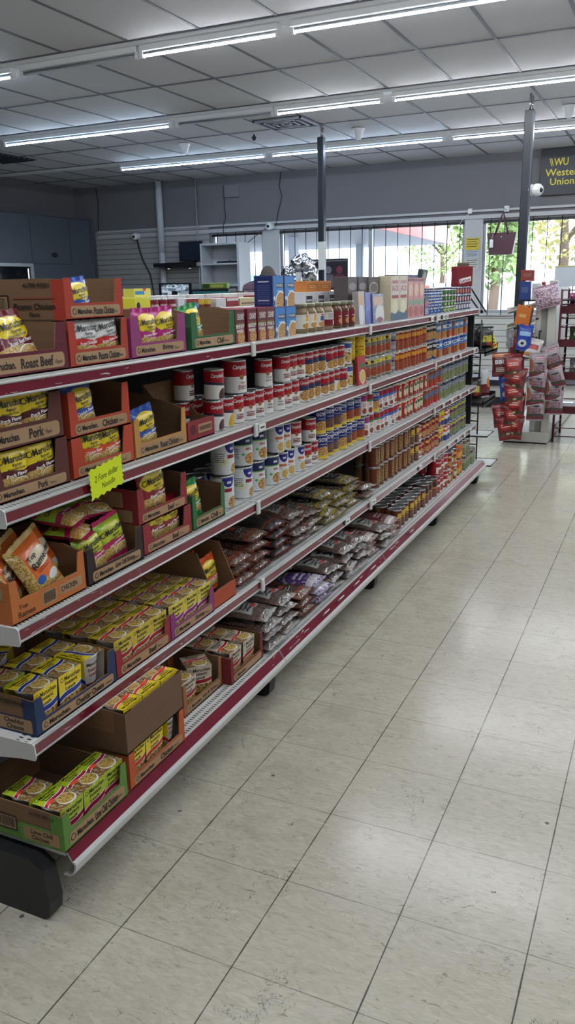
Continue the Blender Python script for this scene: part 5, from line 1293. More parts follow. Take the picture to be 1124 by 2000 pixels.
# ------------------------------------------------------------------ goods on the far side showing over the top cap
def far(name, y, w, h, side, front, label, cat, x=-1.845, lay=None, tx=()):
    o = boxed(name, .09, w, h, side, art('far_'+label.replace(' ', '_')[:30], front, lay or [], .4), tx); return use(o, (x, y, 1.3085), (0, 0, 0), label, cat)
far('snack_box', 2.69, .10, .155, (226, 214, 60), (226, 216, 70), 'yellow snack box showing over the top cap', 'box', lay=[(('r', .1, .9, .62, .76), (240, 240, 230)), (('e', .2, .8, .12, .1), (40, 40, 40))])
o = boxed('snack_bag', .05, .11, .032, (226, 216, 90), art('snk', (236, 226, 110), [(('r', .05, .6, .3, .7), (70, 150, 200)), (('e', .62, .9, .1, .2), (220, 80, 50))], .4), flap=False); use(o, (-1.85, 2.70, 1.466), (0, 0, 0), 'yellow and blue packet lying on the yellow snack box', 'packet')
a = art('redcan_far', (128, 24, 42), [(('d', .35, .65, .1, .95, 6), (216, 196, 196))], .4)
RC = can('paste_can', .029, .150, a, [], False, 16)
for i in range(3): use(RC, (-1.875, 2.79+.064*i, 1.3085), (0, 0, 0), 'dark red can showing over the top cap, %s from the yellow box' % nth(i), 'can', 'red cans over the cap')
far('tea_box', 2.965, .05, .148, (214, 214, 216), (220, 220, 222), 'narrow white box beside the dark red cans', 'box')
far('tea_box', 3.055, .10, .145, (206, 214, 222), (214, 220, 226), 'white box with blue band over the cap', 'box', lay=[(('r', 0, 1, .68, .86), (70, 140, 190)), (('r', 0, 1, .86, 1), (150, 30, 46))])
YC = can('paste_can', .027, .146, art('yelcan_far', (206, 176, 50), [(('r', 0, 1, .72, .84), (120, 40, 30)), (('d', .4, .6, .3, .7, 3), (90, 50, 20))], .4), [], False, 16)
for i in range(2): use(YC, (-1.875, 3.145+.058*i, 1.3085), (0, 0, 0), 'yellow can showing over the top cap, %s from the blue-banded box' % nth(i), 'can', 'yellow cans over the cap')
far('tea_box', 3.30, .09, .14, (214, 210, 210), (216, 212, 212), 'white box beside the yellow cans over the cap', 'box')
far('tea_box', 3.41, .11, .142, (150, 34, 50), (150, 34, 50), 'flat red box over the top cap', 'box', lay=[(('r', 0, 1, .9, 1), (216, 214, 212))])
far('tea_box', 3.57, .18, .138, (206, 196, 160), (206, 196, 150), 'cream and yellow box over the top cap', 'box', lay=[(('d', .1, .9, .7, .9, 2), (120, 70, 60))])
for i in range(2): far('tea_box', 3.74+.115*i, .105, .146, (140, 24, 40), (140, 24, 40), 'red round-topped carton over the cap, %s along' % nth(i), 'box', lay=[(('r', .2, .8, .8, .9), (210, 180, 180))])
far('tea_box', 3.965, .10, .142, (110, 170, 180), (120, 180, 190), 'pale teal box over the top cap', 'box', lay=[(('r', .2, .8, .7, .9), (226, 230, 230))])
far('tea_box', 4.09, .12, .15, (196, 40, 48), (200, 44, 50), 'bright red and white box over the top cap', 'box', lay=[(('w', .7, .1, .05, 5, 0, 0), (230, 226, 226))])
for i in range(8): far('white_packet', 2.8+.16*i, .14, .158, (214, 212, 212), (210, 208, 208), 'white packet top, %s along the second row over the cap' % nth(i), 'packet', x=-1.96)

# ------------------------------------------------------------------ poles
def pole(x, y, ztop, label, w=.045):
    root = tag(empty('utility_pole', (x, y, 0)), label, 'pole')
    PB = mat('pole_black', (30, 36, 44), .35)
    b = MB(); b.rbox(-w, w, -w, w, 0, ztop, PB, .006); b.box(w-.012, w+.004, -w-.004, -w+.012, .3, ztop-.02, mat('pole_edge', (60, 70, 82), .3)); b.build('pole_body', root)
    b = MB(); b.tube([(0, 0, ztop-.02), (0, 0, H)], .011, mat('chrome', (200, 202, 206), .15, 1.0), 10); b.tube([(.022, 0, ztop-.02), (.022, 0, H-.02)], .008, mat('chrome', (200, 202, 206), .15, 1.0), 8); b.build('ceiling_rod', root)
    b = MB(); b.rbox(-w-.01, w+.01, -w-.01, w+.01, 0, .02, PB, .003); b.build('base_plate', root)
    return root
pole(-3.90, 9.50, 3.15, 'black square pole rising behind the blue soup boxes', .038)
p2 = pole(-1.475, 9.02, 3.12, 'black square pole beside the hanging dark red handbag')
b = MB(); b.prism([(-.045, -.17), (.035, -.17), (.05, .15), (-.05, .15)], -.012, .0, 'y', mat('tissue', (222, 226, 226), .6)); o = b.build('paper_bag', None, (-3.885, 9.4615, 1.85)); tag(o, 'long white paper bag taped on the black pole behind the jars', 'paper bag')
def cctv(name, loc, rot, label):
    root = tag(empty(name, loc, rot), label, 'camera', 'security cameras'); CW = mat('camera_white', (226, 228, 232), .35)
    b = MB(); b.M = Matrix.Rotation(PI/2, 4, 'X'); b.lathe([(.055, -.03), (.055, 0), (.05, .01)], CW, 16); b.build('mount', root)
    b = MB(); b.M = Matrix.Translation((0, -.05, -.005)) @ Matrix.Rotation(PI/2, 4, 'X'); b.lathe([(.02, -.03), (.052, -.02), (.060, .0), (.056, .04), (.04, .06), (.0001, .062)], CW, 18); b.build('housing', root)
    b = MB(); b.M = Matrix.Translation((0, -.102, -.01)) @ Matrix.Rotation(PI/2, 4, 'X'); b.lathe([(.026, 0), (.022, .016), (.0001, .02)], mat('lens_black', (12, 12, 14), .1), 14); b.build('lens', root)
cctv('security_camera', (-8.74, YW-.045, 2.40), (0, 0, 0), 'white security camera on the slatted wall beside the pipe')
cctv('security_camera', (-6.11, YW-.06, 2.45), (0, 0, 0), 'white security camera above the column between two windows')
cctv('security_camera', (-1.415, 9.02, 2.38), (0, 0, PI/2-.5), 'white security camera on the black pole under the dark sign')
for i, (x, y, nm) in enumerate(((-5.85, 9.67, 'nearest the coolers'), (-3.57, 9.85, 'beside the black pole'), (-1.20, 9.79, 'above the handbag'))):
    b = MB(); b.lathe([(.0001, -.12), (.028, -.12), (.04, -.09), (.06, -.03), (.075, -.004), (.075, 0)], mat('camera_white', (226, 228, 232), .35), 18); b.build('dome', tag(empty('ceiling_sensor', (x, y, H-.006)), 'white cone ceiling sensor %s' % nm, 'sensor', 'ceiling sensors'))
root = tag(empty('sprinkler_head', (-4.80, 9.56, H-.006)), 'small dark sprinkler head on the ceiling near the vent', 'sprinkler')
b = MB(); b.lathe([(.0001, -.07), (.02, -.06), (.03, -.03), (.012, -.015), (.012, 0)], mat('sprinkler_dark', (46, 44, 46), .4), 12); b.build('head', root)
root = tag(empty('ceiling_vent', (-4.14, 9.07, H-.008)), 'square louvred ceiling vent beside the black pole', 'vent')
VD = mat('vent_dark', (60, 64, 74), .5); VL = mat('vent_louvre', (150, 154, 164), .4)
b = MB(); b.box(-.30, .30, -.28, .28, -.004, .002, VD); b.build('backing', root)
for s in (.29, .21, .13, .06):
    b = MB()
    for (x0, x1, y0, y1) in ((-s, s, -s, -s+.02), (-s, s, s-.02, s), (-s, -s+.02, -s, s), (s-.02, s, -s, s)): b.box(x0, x1, y0*.95, y1*.95, -.022, -.004, VL)
    b.build('louvre', root)
root = tag(empty('ceiling_grille', (-8.55, 9.25, H-.008)), 'dark ceiling grille near the coolers', 'vent')
b = MB(); b.box(-.30, .30, -.45, .45, -.004, .002, VD); b.build('backing', root)
for k in range(9): b = MB(); b.box(-.29, .29, -.42+.1*k, -.40+.1*k, -.02, -.004, VD); b.build('louvre', root)

# ------------------------------------------------------------------ things on the far wall
root = tag(empty('store_sign', (-1.42, YW-.05, 2.96)), 'dark blue-black hanging sign with yellow lettering above the far window', 'sign')
b = MB(); b.rbox(-.47, .47, -.02, .02, -.305, .305, mat('sign_dark', (28, 34, 42), .4), .004); b.build('panel', root)
b = MB(); fn = lambda u, v: (u, -.0212, v); SGN = mat('sign_yellow', (232, 214, 60), .5)
b.text('WU', fn, -.195, .125, SGN, h=.098, w=.19, bold=.01)
for k in range(2): b.poly2([(-.352+.022*k, .174), (-.342+.022*k, .174), (-.316+.022*k, .076), (-.326+.022*k, .076)], fn, SGN)
b.text('Western', fn, -.15, -.010, SGN, h=.094, w=.50, bold=.008); b.text('Union', fn, -.17, -.128, SGN, h=.092, w=.32, bold=.008); b.build('lettering', root)
b = MB(); b.box(-.15, .15, -.012, 0, -.10, .10, mat('wall_cover', (124, 123, 128), .7)); b.box(-.15, -.13, -.016, 0, -.1, .1, mat('wall_cover_edge', (72, 72, 78), .7)); b.box(-.15, .15, -.016, 0, -.1, -.088, mat('wall_cover_edge', (72, 72, 78), .7)); o = b.build('access_panel', None, (-6.85, YW, 3.03)); tag(o, 'square painted access panel high on the far wall', 'panel')
def wire(pts, label, r=.006, m=BLK):
    b = MB(); b.tube(pts, r, m, 6); o = b.build('power_cord'); tag(o, label, 'cord', 'power cords')
wire([(-6.98, YW-.012, 2.95), (-6.99, YW-.012, 2.8), (-6.97, YW-.012, 2.62), (-7.0, YW-.055, 2.5), (-7.0, YW-.055, 2.36)], 'black cable hanging from the square wall panel')
wire([(-5.93, YW-.012, 3.26), (-5.97, YW-.012, 3.05), (-5.92, YW-.012, 2.9), (-6.0, YW-.012, 2.65), (-6.02, YW-.055, 2.45)], 'black cable wandering down the wall above the column')
wire([(-9.58, YW-.012, 3.25), (-9.55, YW-.012, 3.0), (-9.57, YW-.012, 2.8), (-9.60, YW-.012, 2.52)], 'thin cable in the corner above the coolers')
wire([(-8.74, YW-.06, 2.35), (-8.72, YW-.04, 2.2), (-8.66, YW-.04, 2.0), (-8.52, YW-.04, 1.75), (-8.45, YW-.04, 1.3), (-8.45, YW-.04, 1.15)], 'black cable drooping from the camera on the slatted wall', .012)
wire([(-6.15, YW-.09, 2.43), (-6.35, YW-.07, 2.33), (-6.7, YW-.08, 2.10), (-6.85, YW-.09, 2.02)], 'cable running from the column camera to the white bookcase')
b = MB(); b.tube([(0, 0, 0), (0, 0, 2.1)], .055, mat('pipe_white', (196, 198, 202), .4), 14); b.tube([(0, 0, 2.1), (0, 0, H)], .058, mat('pipe_white', (196, 198, 202), .4), 14); o = b.build('drain_pipe', None, (-8.21, YW-.10, 0)); tag(o, 'white vertical pipe on the slatted wall', 'pipe')
b = MB(); b.tube([(0, 0, 0), (0, 0, H)], .012, mat('conduit', (190, 192, 196), .35, .5), 8); o = b.build('conduit', None, (-7.50, YW-.06, 0)); tag(o, 'thin grey conduit beside the television', 'pipe')
root = tag(empty('television_shelf', (-7.78, YW-.21, 1.885)), 'black wall shelf with two small spotlights holding a television', 'shelf')
b = MB(); b.rbox(-.43, .43, -.19, .185, -.03, .035, BLK, .005); b.build('board', root)
for x in (-.2, .22):
    b = MB(); b.lathe([(.03, -.055), (.035, -.03)], BLK, 12); b.M = Matrix.Translation((x, -.06, 0)); b.v = [b.M @ v for v in b.v]; b.M = None; b.build('spotlight', root)
    b = MB(); b.M = Matrix.Translation((x, -.06, -.0565)); b.lathe([(.0001, -.001), (.026, 0)], emit('spot_glow', (1, .97, .9), 6), 12, caps=False); b.build('bulb', root)
root = tag(empty('television', (-7.58, YW-.16, 1.921)), 'dark flat television standing on the black wall shelf', 'television')
b = MB(); b.rbox(-.235, .235, -.02, .02, .03, .345, BLK, .004); b.build('case', root); b = MB(); b.quad([(-.22, -.0205, .045), (.22, -.0205, .045), (.22, -.0205, .33), (-.22, -.0205, .33)], mat('screen_off', (34, 44, 58), .12)); b.build('screen', root)
b = MB(); b.rbox(-.1, .1, -.06, .06, 0, .008, BLK, .002); b.rbox(-.03, .03, -.015, .015, .008, .05, BLK, .002); b.build('stand', root)
root = tag(empty('bookcase', (-6.82, 12.42, 0)), 'white open bookcase in front of the small window', 'bookcase')
BW = mat('bookcase_white', (184, 186, 190), .45)
for nm, q in (('side_panel', (-.37, -.34, -.2, .2, 0, 2.2)), ('side_panel', (.31, .35, -.2, .2, 0, 2.2)), ('back_panel', (-.34, .31, .17, .2, 0, 2.2)), ('top_panel', (-.34, .31, -.2, .17, 2.17, 2.2))):
    b = MB(); b.box(*q, BW); b.build(nm, root)
for z in (.3, .7, 1.1, 1.52, 1.86): b = MB(); b.box(-.34, .31, -.19, .17, z, z+.025, BW); b.build('shelf', root)
b = MB(); b.box(-.16, .12, -.15, .1, 0, .03, mat('router_black', (26, 28, 32), .4)); b.tube([(0, 0, .03), (0, 0, .05)], .01, BLK); o = b.build('router', None, (-6.75, 12.42, 1.8855)); tag(o, 'dark flat box on a bookcase shelf', 'box')
# coolers along the west wall
root = tag(empty('walk_in_cooler', (-9.88, 9.3, 0)), 'grey walk-in cooler with glass door along the far left wall', 'cooler')
CM = mat('cooler_panel', (92, 101, 110), .45, .2); CS = mat('cooler_seam', (70, 76, 82), .6)
b = MB(); b.box(-.21, .2, -4.3, 3.36, 0, 2.72, CM); b.build('cabinet', root)
b = MB()
for y in (1.73, 2.72, 3.3): b.box(.2, .204, y-.008, y+.008, 1.96, 2.72, CS)
b.box(.2, .206, 1.75, 2.75, 1.935, 1.95, CS); b.box(.2, .206, -4.3, 3.36, 2.70, 2.72, CS); b.build('panel_seams', root)
b = MB(); b.M = Matrix.Translation((.203, 2.29, 2.09)) @ Matrix.Rotation(PI/2, 4, 'Y'); b.lathe([(.075, 0), (.07, .006), (.0001, .007)], mat('badge_dark', (34, 40, 44), .3), 20); b.v = [Vector((v.x, 2.29+(v.y-2.29)*1.1, 2.09+(v.z-2.09)*.55)) for v in b.v]; b.build('oval_badge', root)
for k in range(6):
    y1 = 1.69-.98*k
    d = empty('door', (.2, y1-.48, 1.0)); d.parent = root
    b = MB()
    for q in ((0, .05, -.47, -.42, -.95, .94), (0, .05, .42, .47, -.95, .94), (0, .05, -.42, .42, .89, .94), (0, .05, -.42, .42, -.95, -.88)): b.box(*q, mat('door_frame', (190, 194, 198), .35, .5))
    b.build('door_frame', d)
    b = MB(); b.box(.01, .02, -.42, .42, -.88, .89, mat('cooler_glass', (26, 32, 38), .06)); b.build('door_glass', d)
    b = MB(); b.tube([(.07, .40, -.3), (.07, .40, .4)], .014, mat('chrome', (200, 202, 206), .15, 1.0), 8); b.build('handle', d)
    b = MB(); b.box(.021, .026, .36, .375, -.85, .86, emit('cooler_lamp', (.85, .95, 1), 2.2)); b.build('door_lamp', d)
# checkout counter and what stands on it
root = tag(empty('service_counter', (-5.6, 10.75, 0)), 'high pale service counter behind the shelving run', 'counter')
b = MB(); b.box(-1.6, 2.15, -.3, .3, 0, 1.24, mat('counter_front', (176, 172, 166), .5)); b.build('counter_body', root)
b = MB(); b.rbox(-1.63, 2.18, -.33, .33, 1.24, 1.28, mat('counter_top', (96, 92, 88), .35), .006); b.build('counter_top', root)
root = tag(empty('security_monitor', (-6.69, 10.62, 1.2805)), 'black monitor showing a grid of camera pictures', 'monitor')
b = MB(); b.rbox(-.285, .285, -.02, .02, .0, .30, BLK, .006); b.build('case', root)
def mosaic():
    t = NT('camera_grid'); tc_ = t.node('ShaderNodeTexCoord').outputs['UV']; v = t.node('ShaderNodeTexVoronoi', distance='CHEBYCHEV'); t.link(tc_, v.inputs['Vector']); v.inputs['Scale'].default_value = 9
    c = t.ramp(v.outputs['Color'], [(.2, (.05, .07, .10, 1)), (.5, (.32, .42, .55, 1)), (.8, (.62, .72, .82, 1))])
    t.put(t.b.inputs['Emission Color'], c); t.b.inputs['Emission Strength'].default_value = .8; t.setp(Base_Color=s2l((40, 50, 60)), Roughness=.2); return t.m
b = MB(); b.quad([(-.235, -.0207, .03), (.235, -.0207, .03), (.235, -.0207, .275), (-.235, -.0207, .275)], mosaic()); b.build('screen', root)
b = MB(); b.box(-.06, .04, -.0212, -.0208, .10, .18, BLK); b.build('blank_picture', root)
root = tag(empty('lottery_case', (-6.05, 10.62, 1.2805)), 'teal front display case beside the monitor on the counter', 'display')
b = MB(); b.rbox(-.29, .29, -.1, .12, 0, .175, mat('teal', (52, 122, 124), .4), .004); b.build('case', root); b = MB(); b.box(-.30, .30, -.11, .13, .175, .20, BLK); b.build('top_edge', root)
b = MB(); b.box(-.12, .16, -.102, -.1, .08, .13, mat('pinkish', (196, 150, 150), .5)); b.box(.19, .28, -.102, -.1, .01, .09, mat('paleblue', (110, 180, 220), .5)); b.build('stickers', root)
b = MB(); b.rbox(-.21, .21, -.04, .04, 0, .085, mat('green_pack', (120, 140, 60), .5), .01); b.box(-.19, -.08, -.042, -.038, .015, .07, mat('green_pack_dark', (50, 70, 40), .5)); b.box(-.05, .15, -.042, -.038, .02, .06, mat('green_pack_pale', (190, 190, 90), .5)); o = b.build('snack_pack', None, (-6.02, 10.62, 1.481)); tag(o, 'green and yellow pack lying on the teal case', 'pack')
b = MB(); b.rbox(-.10, .10, -.06, .06, 0, .165, mat('tobacco_brown', (74, 54, 34), .5), .004)
for k in range(6): b.box(-.09, .09, -.0625, -.0595, .02+.024*k, .032+.024*k, mat('tobacco_pale', (170, 150, 110), .5))
o = b.build('tobacco_box', None, (-5.63, 10.62, 1.2805)); tag(o, 'small brown striped box on the counter before the plaid shirt', 'box')
# foil balloon cluster
root = tag(empty('foil_balloons', (-4.72, 10.75, 1.28)), 'cluster of crumpled silver foil balloons beside the blue soup boxes', 'balloons')
FOIL = mat('silver_foil', (214, 216, 222), .12, 1.0)
for i, (x, z, rx, rz) in enumerate(((0, .50, .16, .12), (-.17, .38, .13, .11), (.12, .36, .13, .15), (-.02, .26, .15, .13), (-.24, .27, .10, .10))):
    b = MB()
    def f(a, c, rx=rx, rz=rz, i=i):
        th, ph = 2*PI*a, PI*(c-.5); n = noise.noise(Vector((math.cos(th)*2.2+i*5, math.sin(th)*2.2, ph*1.8)))*.35+.12*math.sin(th*9)*math.cos(ph)
        return (x+rx*math.cos(ph)*math.cos(th)*(1+n), .09*math.cos(ph)*math.sin(th)*(1+n), z+rz*math.sin(ph)*(1+n))
    b.grid(f, 30, 18, FOIL); b.build('balloon', root)
b = MB(); b.lathe([(.07, 0), (.06, .02), (.01, .03), (.008, .2)], BLK, 14); b.build('weight', root)
b = MB(); b.box(-.03, .05, -.135, -.125, .23, .40, TXW); b.build('card', root)
# candy boxes near the pole
for i, (x, z, c, w_, h_, nm) in enumerate(((-3.70, 1.2805, (196, 176, 60), .12, .16, 'yellow candy box, nearest the pole'), (-3.57, 1.2805, (206, 176, 90), .11, .2, 'pale orange candy box beside the yellow one'), (-3.70, 1.4415, (140, 150, 60), .12, .12, 'olive green candy box on top of the yellow one'), (-3.57, 1.4815, (220, 150, 140), .12, .09, 'pink candy box on top of the pale orange one'), (-3.455+.005, 1.2805, (130, 30, 50), .1, .13, 'dark red candy box at the counter end'))):
    b = MB(); m_ = col(c); b.rbox(-w_/2, w_/2, -.05, .05, 0, h_, m_, .003); b.box(-w_*.35, w_*.35, -.0512, -.0495, h_*.35, h_*.75, col(tuple(int(q*.55) for q in c))); o = b.build('candy_box', None, (x, 10.62, z)); tag(o, nm, 'box', 'candy boxes')
# dark poster standing in the window
root = tag(empty('poster', (-5.07, YW-.09, 1.665)), 'dark poster with three figures facing the window behind the pole', 'poster')
b = MB(); b.box(-.31, .31, -.006, .006, -.24, .24, mat('poster_dark', (34, 26, 34), .4)); b.build('sheet', root)
b = MB(); fn = lambda u, v: (u, -.0072, v)
for x, c in ((-.02, (120, 116, 124)), (.17, (120, 44, 60)), (-.2, (70, 50, 60))):
    b.poly2([(x+.055*math.cos(k*PI/6), .07+.06*math.sin(k*PI/6)) for k in range(12)], fn, col(c)); b.poly2([(x-.11, -.2), (x+.10, -.2), (x+.08, 0), (x-.08, 0)], fn, col(tuple(int(q*.8) for q in c)))
b.poly2([(-.30, .20), (.30, .20), (.30, .215), (-.30, .215)], fn, col((120, 120, 124))); b.build('picture', root)
# notices on the column
def notice(loc, w_, h_, c, label, lay=True):
    b = MB(); b.box(-w_/2, w_/2, -.003, 0, -h_/2, h_/2, col(c))
    for k in range(4): b.box(-w_*.4, w_*(.4-.1*(k % 2)), -.0036, -.003, h_*(.34-.2*k), h_*(.40-.2*k), col(tuple(int(q*.35) for q in c)))
    o = b.build('notice_sign', None, loc); tag(o, label, 'notice', 'notices on the column')
notice((-2.815, YW-.024, 2.05), .21, .17, (206, 186, 60), 'yellow notice with black print at the top of the column')
notice((-2.815, YW-.024, 1.90), .21, .10, (190, 196, 206), 'white notice under the yellow one on the column')
notice((-2.815, YW-.024, 1.76), .21, .15, (196, 198, 190), 'white notice lower on the column behind the red bag')
# handbag
root = tag(empty('handbag', (-2.33, 12.42, 1.87)), 'dark red tote handbag hanging high before the far window', 'handbag')
LEA = mat('burgundy_leather', (74, 26, 44), .45)
b = MB()
b.add([(-.16, -.07, 0), (.16, -.07, 0), (.16, .07, 0), (-.16, .07, 0), (-.205, -.035, .30), (.205, -.035, .30), (.205, .035, .30), (-.205, .035, .30)], [(3, 2, 1, 0), (0, 1, 5, 4), (1, 2, 6, 5), (2, 3, 7, 6), (3, 0, 4, 7), (4, 5, 6, 7)], LEA); b.build('bag_body', root)
for s in (-1, 1):
    b = MB(); b.tube([(-.10, s*.04, .27), (-.06, s*.03, .40), (-.015, s*.015, .52), (0, 0, .59), (.02, s*.015, .52), (.055, s*.03, .40), (.085, s*.04, .27)], .009, LEA, 8); b.build('strap', root)
b = MB(); b.box(-.155, -.105, -.085, -.082, .10, .21, TXW); b.tube([(-.13, -.083, .21), (-.115, -.045, .29)], .002, TXW, 5); b.build('tag', root)
b = MB(); b.M = Matrix.Translation((0, -.048, .24)) @ Matrix.Rotation(PI/2, 4, 'X'); b.lathe([(.010, -.004), (.010, .004)], mat('chrome', (200, 202, 206), .15, 1.0), 12); b.build('stud', root)
root = tag(empty('wall_hook', (-2.33, YW-.04, 2.50)), 'white wall hook bracket holding the handbag', 'hook')
b = MB(); b.rbox(-.035, .035, -.04, .0, -.03, .05, WHT, .004); b.build('plate', root); b = MB(); b.tube([(0, -.02, 0), (0, -.25, -.005), (0, -.31, -.035), (0, -.315, -.02)], .008, WHT, 8); b.build('arm', root)
root = tag(empty('wall_hook', (-2.86, YW-.04, 2.50)), 'small white wall bracket above the notice column', 'hook')
b = MB(); b.rbox(-.03, .03, -.03, .0, -.03, .04, WHT, .004); b.build('plate', root); b = MB(); b.tube([(0, -.02, -.02), (-.1, -.03, -.1), (-.14, -.03, -.16)], .005, WHT, 6); b.build('arm', root)
# red display bag at the end of the top tier
root = tag(empty('display_bag', (-1.40, 6.03, Z1+.158), (0, 0, -.6)), 'red bag with white badge and tan tag on the last flat cans', 'bag')
RBG = mat('bag_red', (126, 30, 40), .45)
b = MB(); b.rbox(-.035, .035, -.075, .075, 0, .14, RBG, .006); b.build('bag_body', root); b = MB(); b.rbox(-.03, .03, -.03, .045, .115, .165, mat('tag_tan', (96, 82, 66), .6), .008); b.build('tan_tag', root)
b = MB(); fn = lambda u, v: (.0362, u, v); c, s_ = math.cos(.18), math.sin(.18)
b.poly2([(u*c-v*s_, .045+u*s_+v*c) for u, v in ((-.055, -.016), (.055, -.016), (.055, .016), (-.055, .016))], lambda u, v: (.0356, u, v), TXW); b.text('Lance', fn, 0, .045, RBG, h=.022, w=.09, rot=.18, bold=.02); b.build('badge', root)
b = MB(); b.rbox(-.02, .02, -.04, .04, 0, .11, mat('bag_dark', (52, 24, 36), .5), .004); o = b.build('display_bag', None, (-1.44, 6.16-.03, Z1+.158)); tag(o, 'small dark purple bag behind the red badge bag', 'bag')

# ------------------------------------------------------------------ black wire end rack
root = tag(empty('wire_end_rack', (-1.40, 6.30, 0)), 'black wire end rack at the far end of the shelving run', 'rack')
for x, y, z1 in ((.025, -.105, 1.265), (-.72, -.10, 1.40)):
    b = MB(); b.rbox(x-.045 if x > 0 else x-.02, x+.04 if x > 0 else x+.02, y-.012, y+.012, 0, z1, BLK, .003); b.build('post', root)
for x in (.07, -.25, -.70):
    b = MB(); b.tube([(x, .14, .06), (x, .14, 1.22)], .006, BLK, 6); b.build('upright_wire', root)
for k in range(16):
    z = .22+.062*k
    b = MB(); b.tube([(-.72, -.08, z+.02), (.015, -.08, z+.02), (.07, .14, z-.03), (-.72, .14, z-.03)], .004, BLK, 5); b.build('wire_bar', root)
for z in (.60, .98):
    b = MB(); b.box(-.70, .15, -.06, .40, z, z+.012, BLK); b.box(-.70, .15, .39, .402, z, z+.05, BLK); b.box(.14, .15, -.06, .40, z-.02, z+.03, BLK); b.build('tray', root)
b = MB(); b.tube([(0.0, -.10, 1.50), (.10, .12, 1.28)], .006, BLK, 6); b.tube([(-.06, -.10, 1.50), (.06, .12, 1.28)], .006, BLK, 6); b.tube([(.0, -.1, 1.28), (.0, -.1, 1.5), (-.06, -.1, 1.5)], .006, BLK, 6); b.build('brace', root)
for z, x1, y1 in ((.33, .16, .32), (.10, .20, .32)):
    b = MB(); b.box(-.5, x1, .06, y1, z, z+.006, SHELFW); b.tube([(-.5, .05, z+.004), (x1+.004, .05, z+.004), (x1+.004, y1, z+.004), (-.5, y1, z+.004)], .006, BLK, 6); b.build('white_tray', root)
for sx in (.04,):
    b = MB(); b.lathe([(.0001, 0), (.03, .005), (.035, .03), (.012, .05), (.012, .07)], BLK, 12); b.M = None; b.build('foot', root).location = (.05, .12, 0)
def chip(kind, w_, h_, base, lay, texts=(), t=.030, seed=2): 
    a = art('chip_'+kind, base, lay, .22, .35, .6)
    return pouch('chip_bag', w_, h_, t, a, mat('chip_back_'+kind, (150, 150, 154), .3), mat('chip_seal_'+kind, base if isinstance(base, tuple) else (120, 30, 40), .3), seed, texts, 12, 14, wr=.2)
for i, (x, y, z, c, lb, s_) in enumerate(((-1.38, 6.50, .992+.0, (34, 34, 38), 'black snack bag on the end rack tray, nearest the cans', .17), (-1.30, 6.49, .992, (40, 42, 44), 'black snack bag on the end rack tray, toward the aisle', .15), (-1.36, 6.40, .612, (50, 44, 40), 'dark bag on the lower end rack tray', .15))):
    q = chip('dk%d' % i, .13, s_, c, [(('r', .2, .8, .3, .62), (206, 196, 60) if i else (70, 70, 74)), (('n', 9, .6), (90, 92, 96)), (('e', .6, .2, .18, .1), (180, 50, 40))], seed=20+i)
    use(q, (x, y, z+.012), (0, -.1, -.9), lb, 'bag', 'bags on the end rack')
q = chip('wr', .12, .21, (206, 206, 210), [(('r', 0, 1, 0, .45), (120, 30, 36)), (('e', .7, .5, .2, .18), (200, 120, 60))], seed=31)
use(q, (-1.31, 6.56, .624), (0, -.1, -.5), 'white and red snack bag standing on the end rack lower tray', 'bag')
q = chip('yl', .08, .11, (220, 200, 40), [(('d', .2, .8, .3, .7, 2), (40, 40, 40)), (('r', .1, .9, .05, .2), (206, 80, 50))], seed=32, t=.015)
use(q, (-1.255, 6.53, 1.004), (.3, -.1, -.9), 'small yellow packet leaning on the end rack tray', 'bag')
for i, (x, y, z, s_, c) in enumerate(((-1.33, 6.44, .992, .30, (74, 60, 44)), )):
    b = MB(); b.rbox(-.08, .08, -.02, .02, 0, .12, col(c), .004); b.box(-.06, .06, -.022, -.019, .06, .10, col((150, 130, 90))); o = b.build('snack_box', None, (-1.45, 6.34, .9925)); tag(o, 'brown snack box at the back of the end rack tray', 'box')

# ------------------------------------------------------------------ chip rack gondola near the window
root = tag(empty('snack_gondola', (-1.18, 8.0, 0)), 'white snack gondola end with slanted shelves behind the chip bags', 'gondola')
OW = mat('old_white', (202, 200, 190), .45); OG = mat('old_grey', (150, 150, 144), .5)
b = MB(); b.box(-.22, .20, -.05, 2.2, .015, .11, OW); b.box(-.21, .19, -.04, 2.19, 0, .015, BLK); b.build('base', root)
b = MB(); b.rbox(.13, .20, -.02, .05, .11, 1.50, OW, .004); b.build('upright', root)
b = MB(); b.rbox(.02, .07, .0, .04, .11, 1.46, OW, .004); b.build('upright', root)
b = MB(); b.box(.07, .13, .01, .03, .11, 1.44, OG); b.build('end_panel', root)
b = MB(); b.box(.05, .075, .05, 2.1, .11, 1.44, OG); b.build('back_panel', root)
for z in (.80, .97, 1.14, 1.29):
    b = MB(); b.add([(-.235, 0, z-.06), (.05, 0, z+.03), (.05, 2.0, z+.03), (-.235, 2.0, z-.06), (-.235, 0, z-.075), (.05, 0, z+.015), (.05, 2.0, z+.015), (-.235, 2.0, z-.075)], [(0, 1, 2, 3), (7, 6, 5, 4), (0, 4, 5, 1), (1, 5, 6, 2), (2, 6, 7, 3), (3, 7, 4, 0)], OW)
    b.box(-.239, -.233, 0, 2.0, z-.085, z-.03, OW); b.build('slanted_shelf', root)
b = MB(); b.tube([(-.12, -.10, .25), (-.12, -.10, 1.2)], .008, BLK, 6); b.tube([(-.12, -.10, 1.2), (-.12, 0.02, 1.2)], .008, BLK, 6); b.build('clip_strip', root)
b = MB(); b.tube([(.075, -.08, .25), (.075, -.08, 1.05)], .008, BLK, 6); b.tube([(.075, -.08, 1.05), (.075, 0.02, 1.05)], .008, BLK, 6); b.build('clip_strip', root)
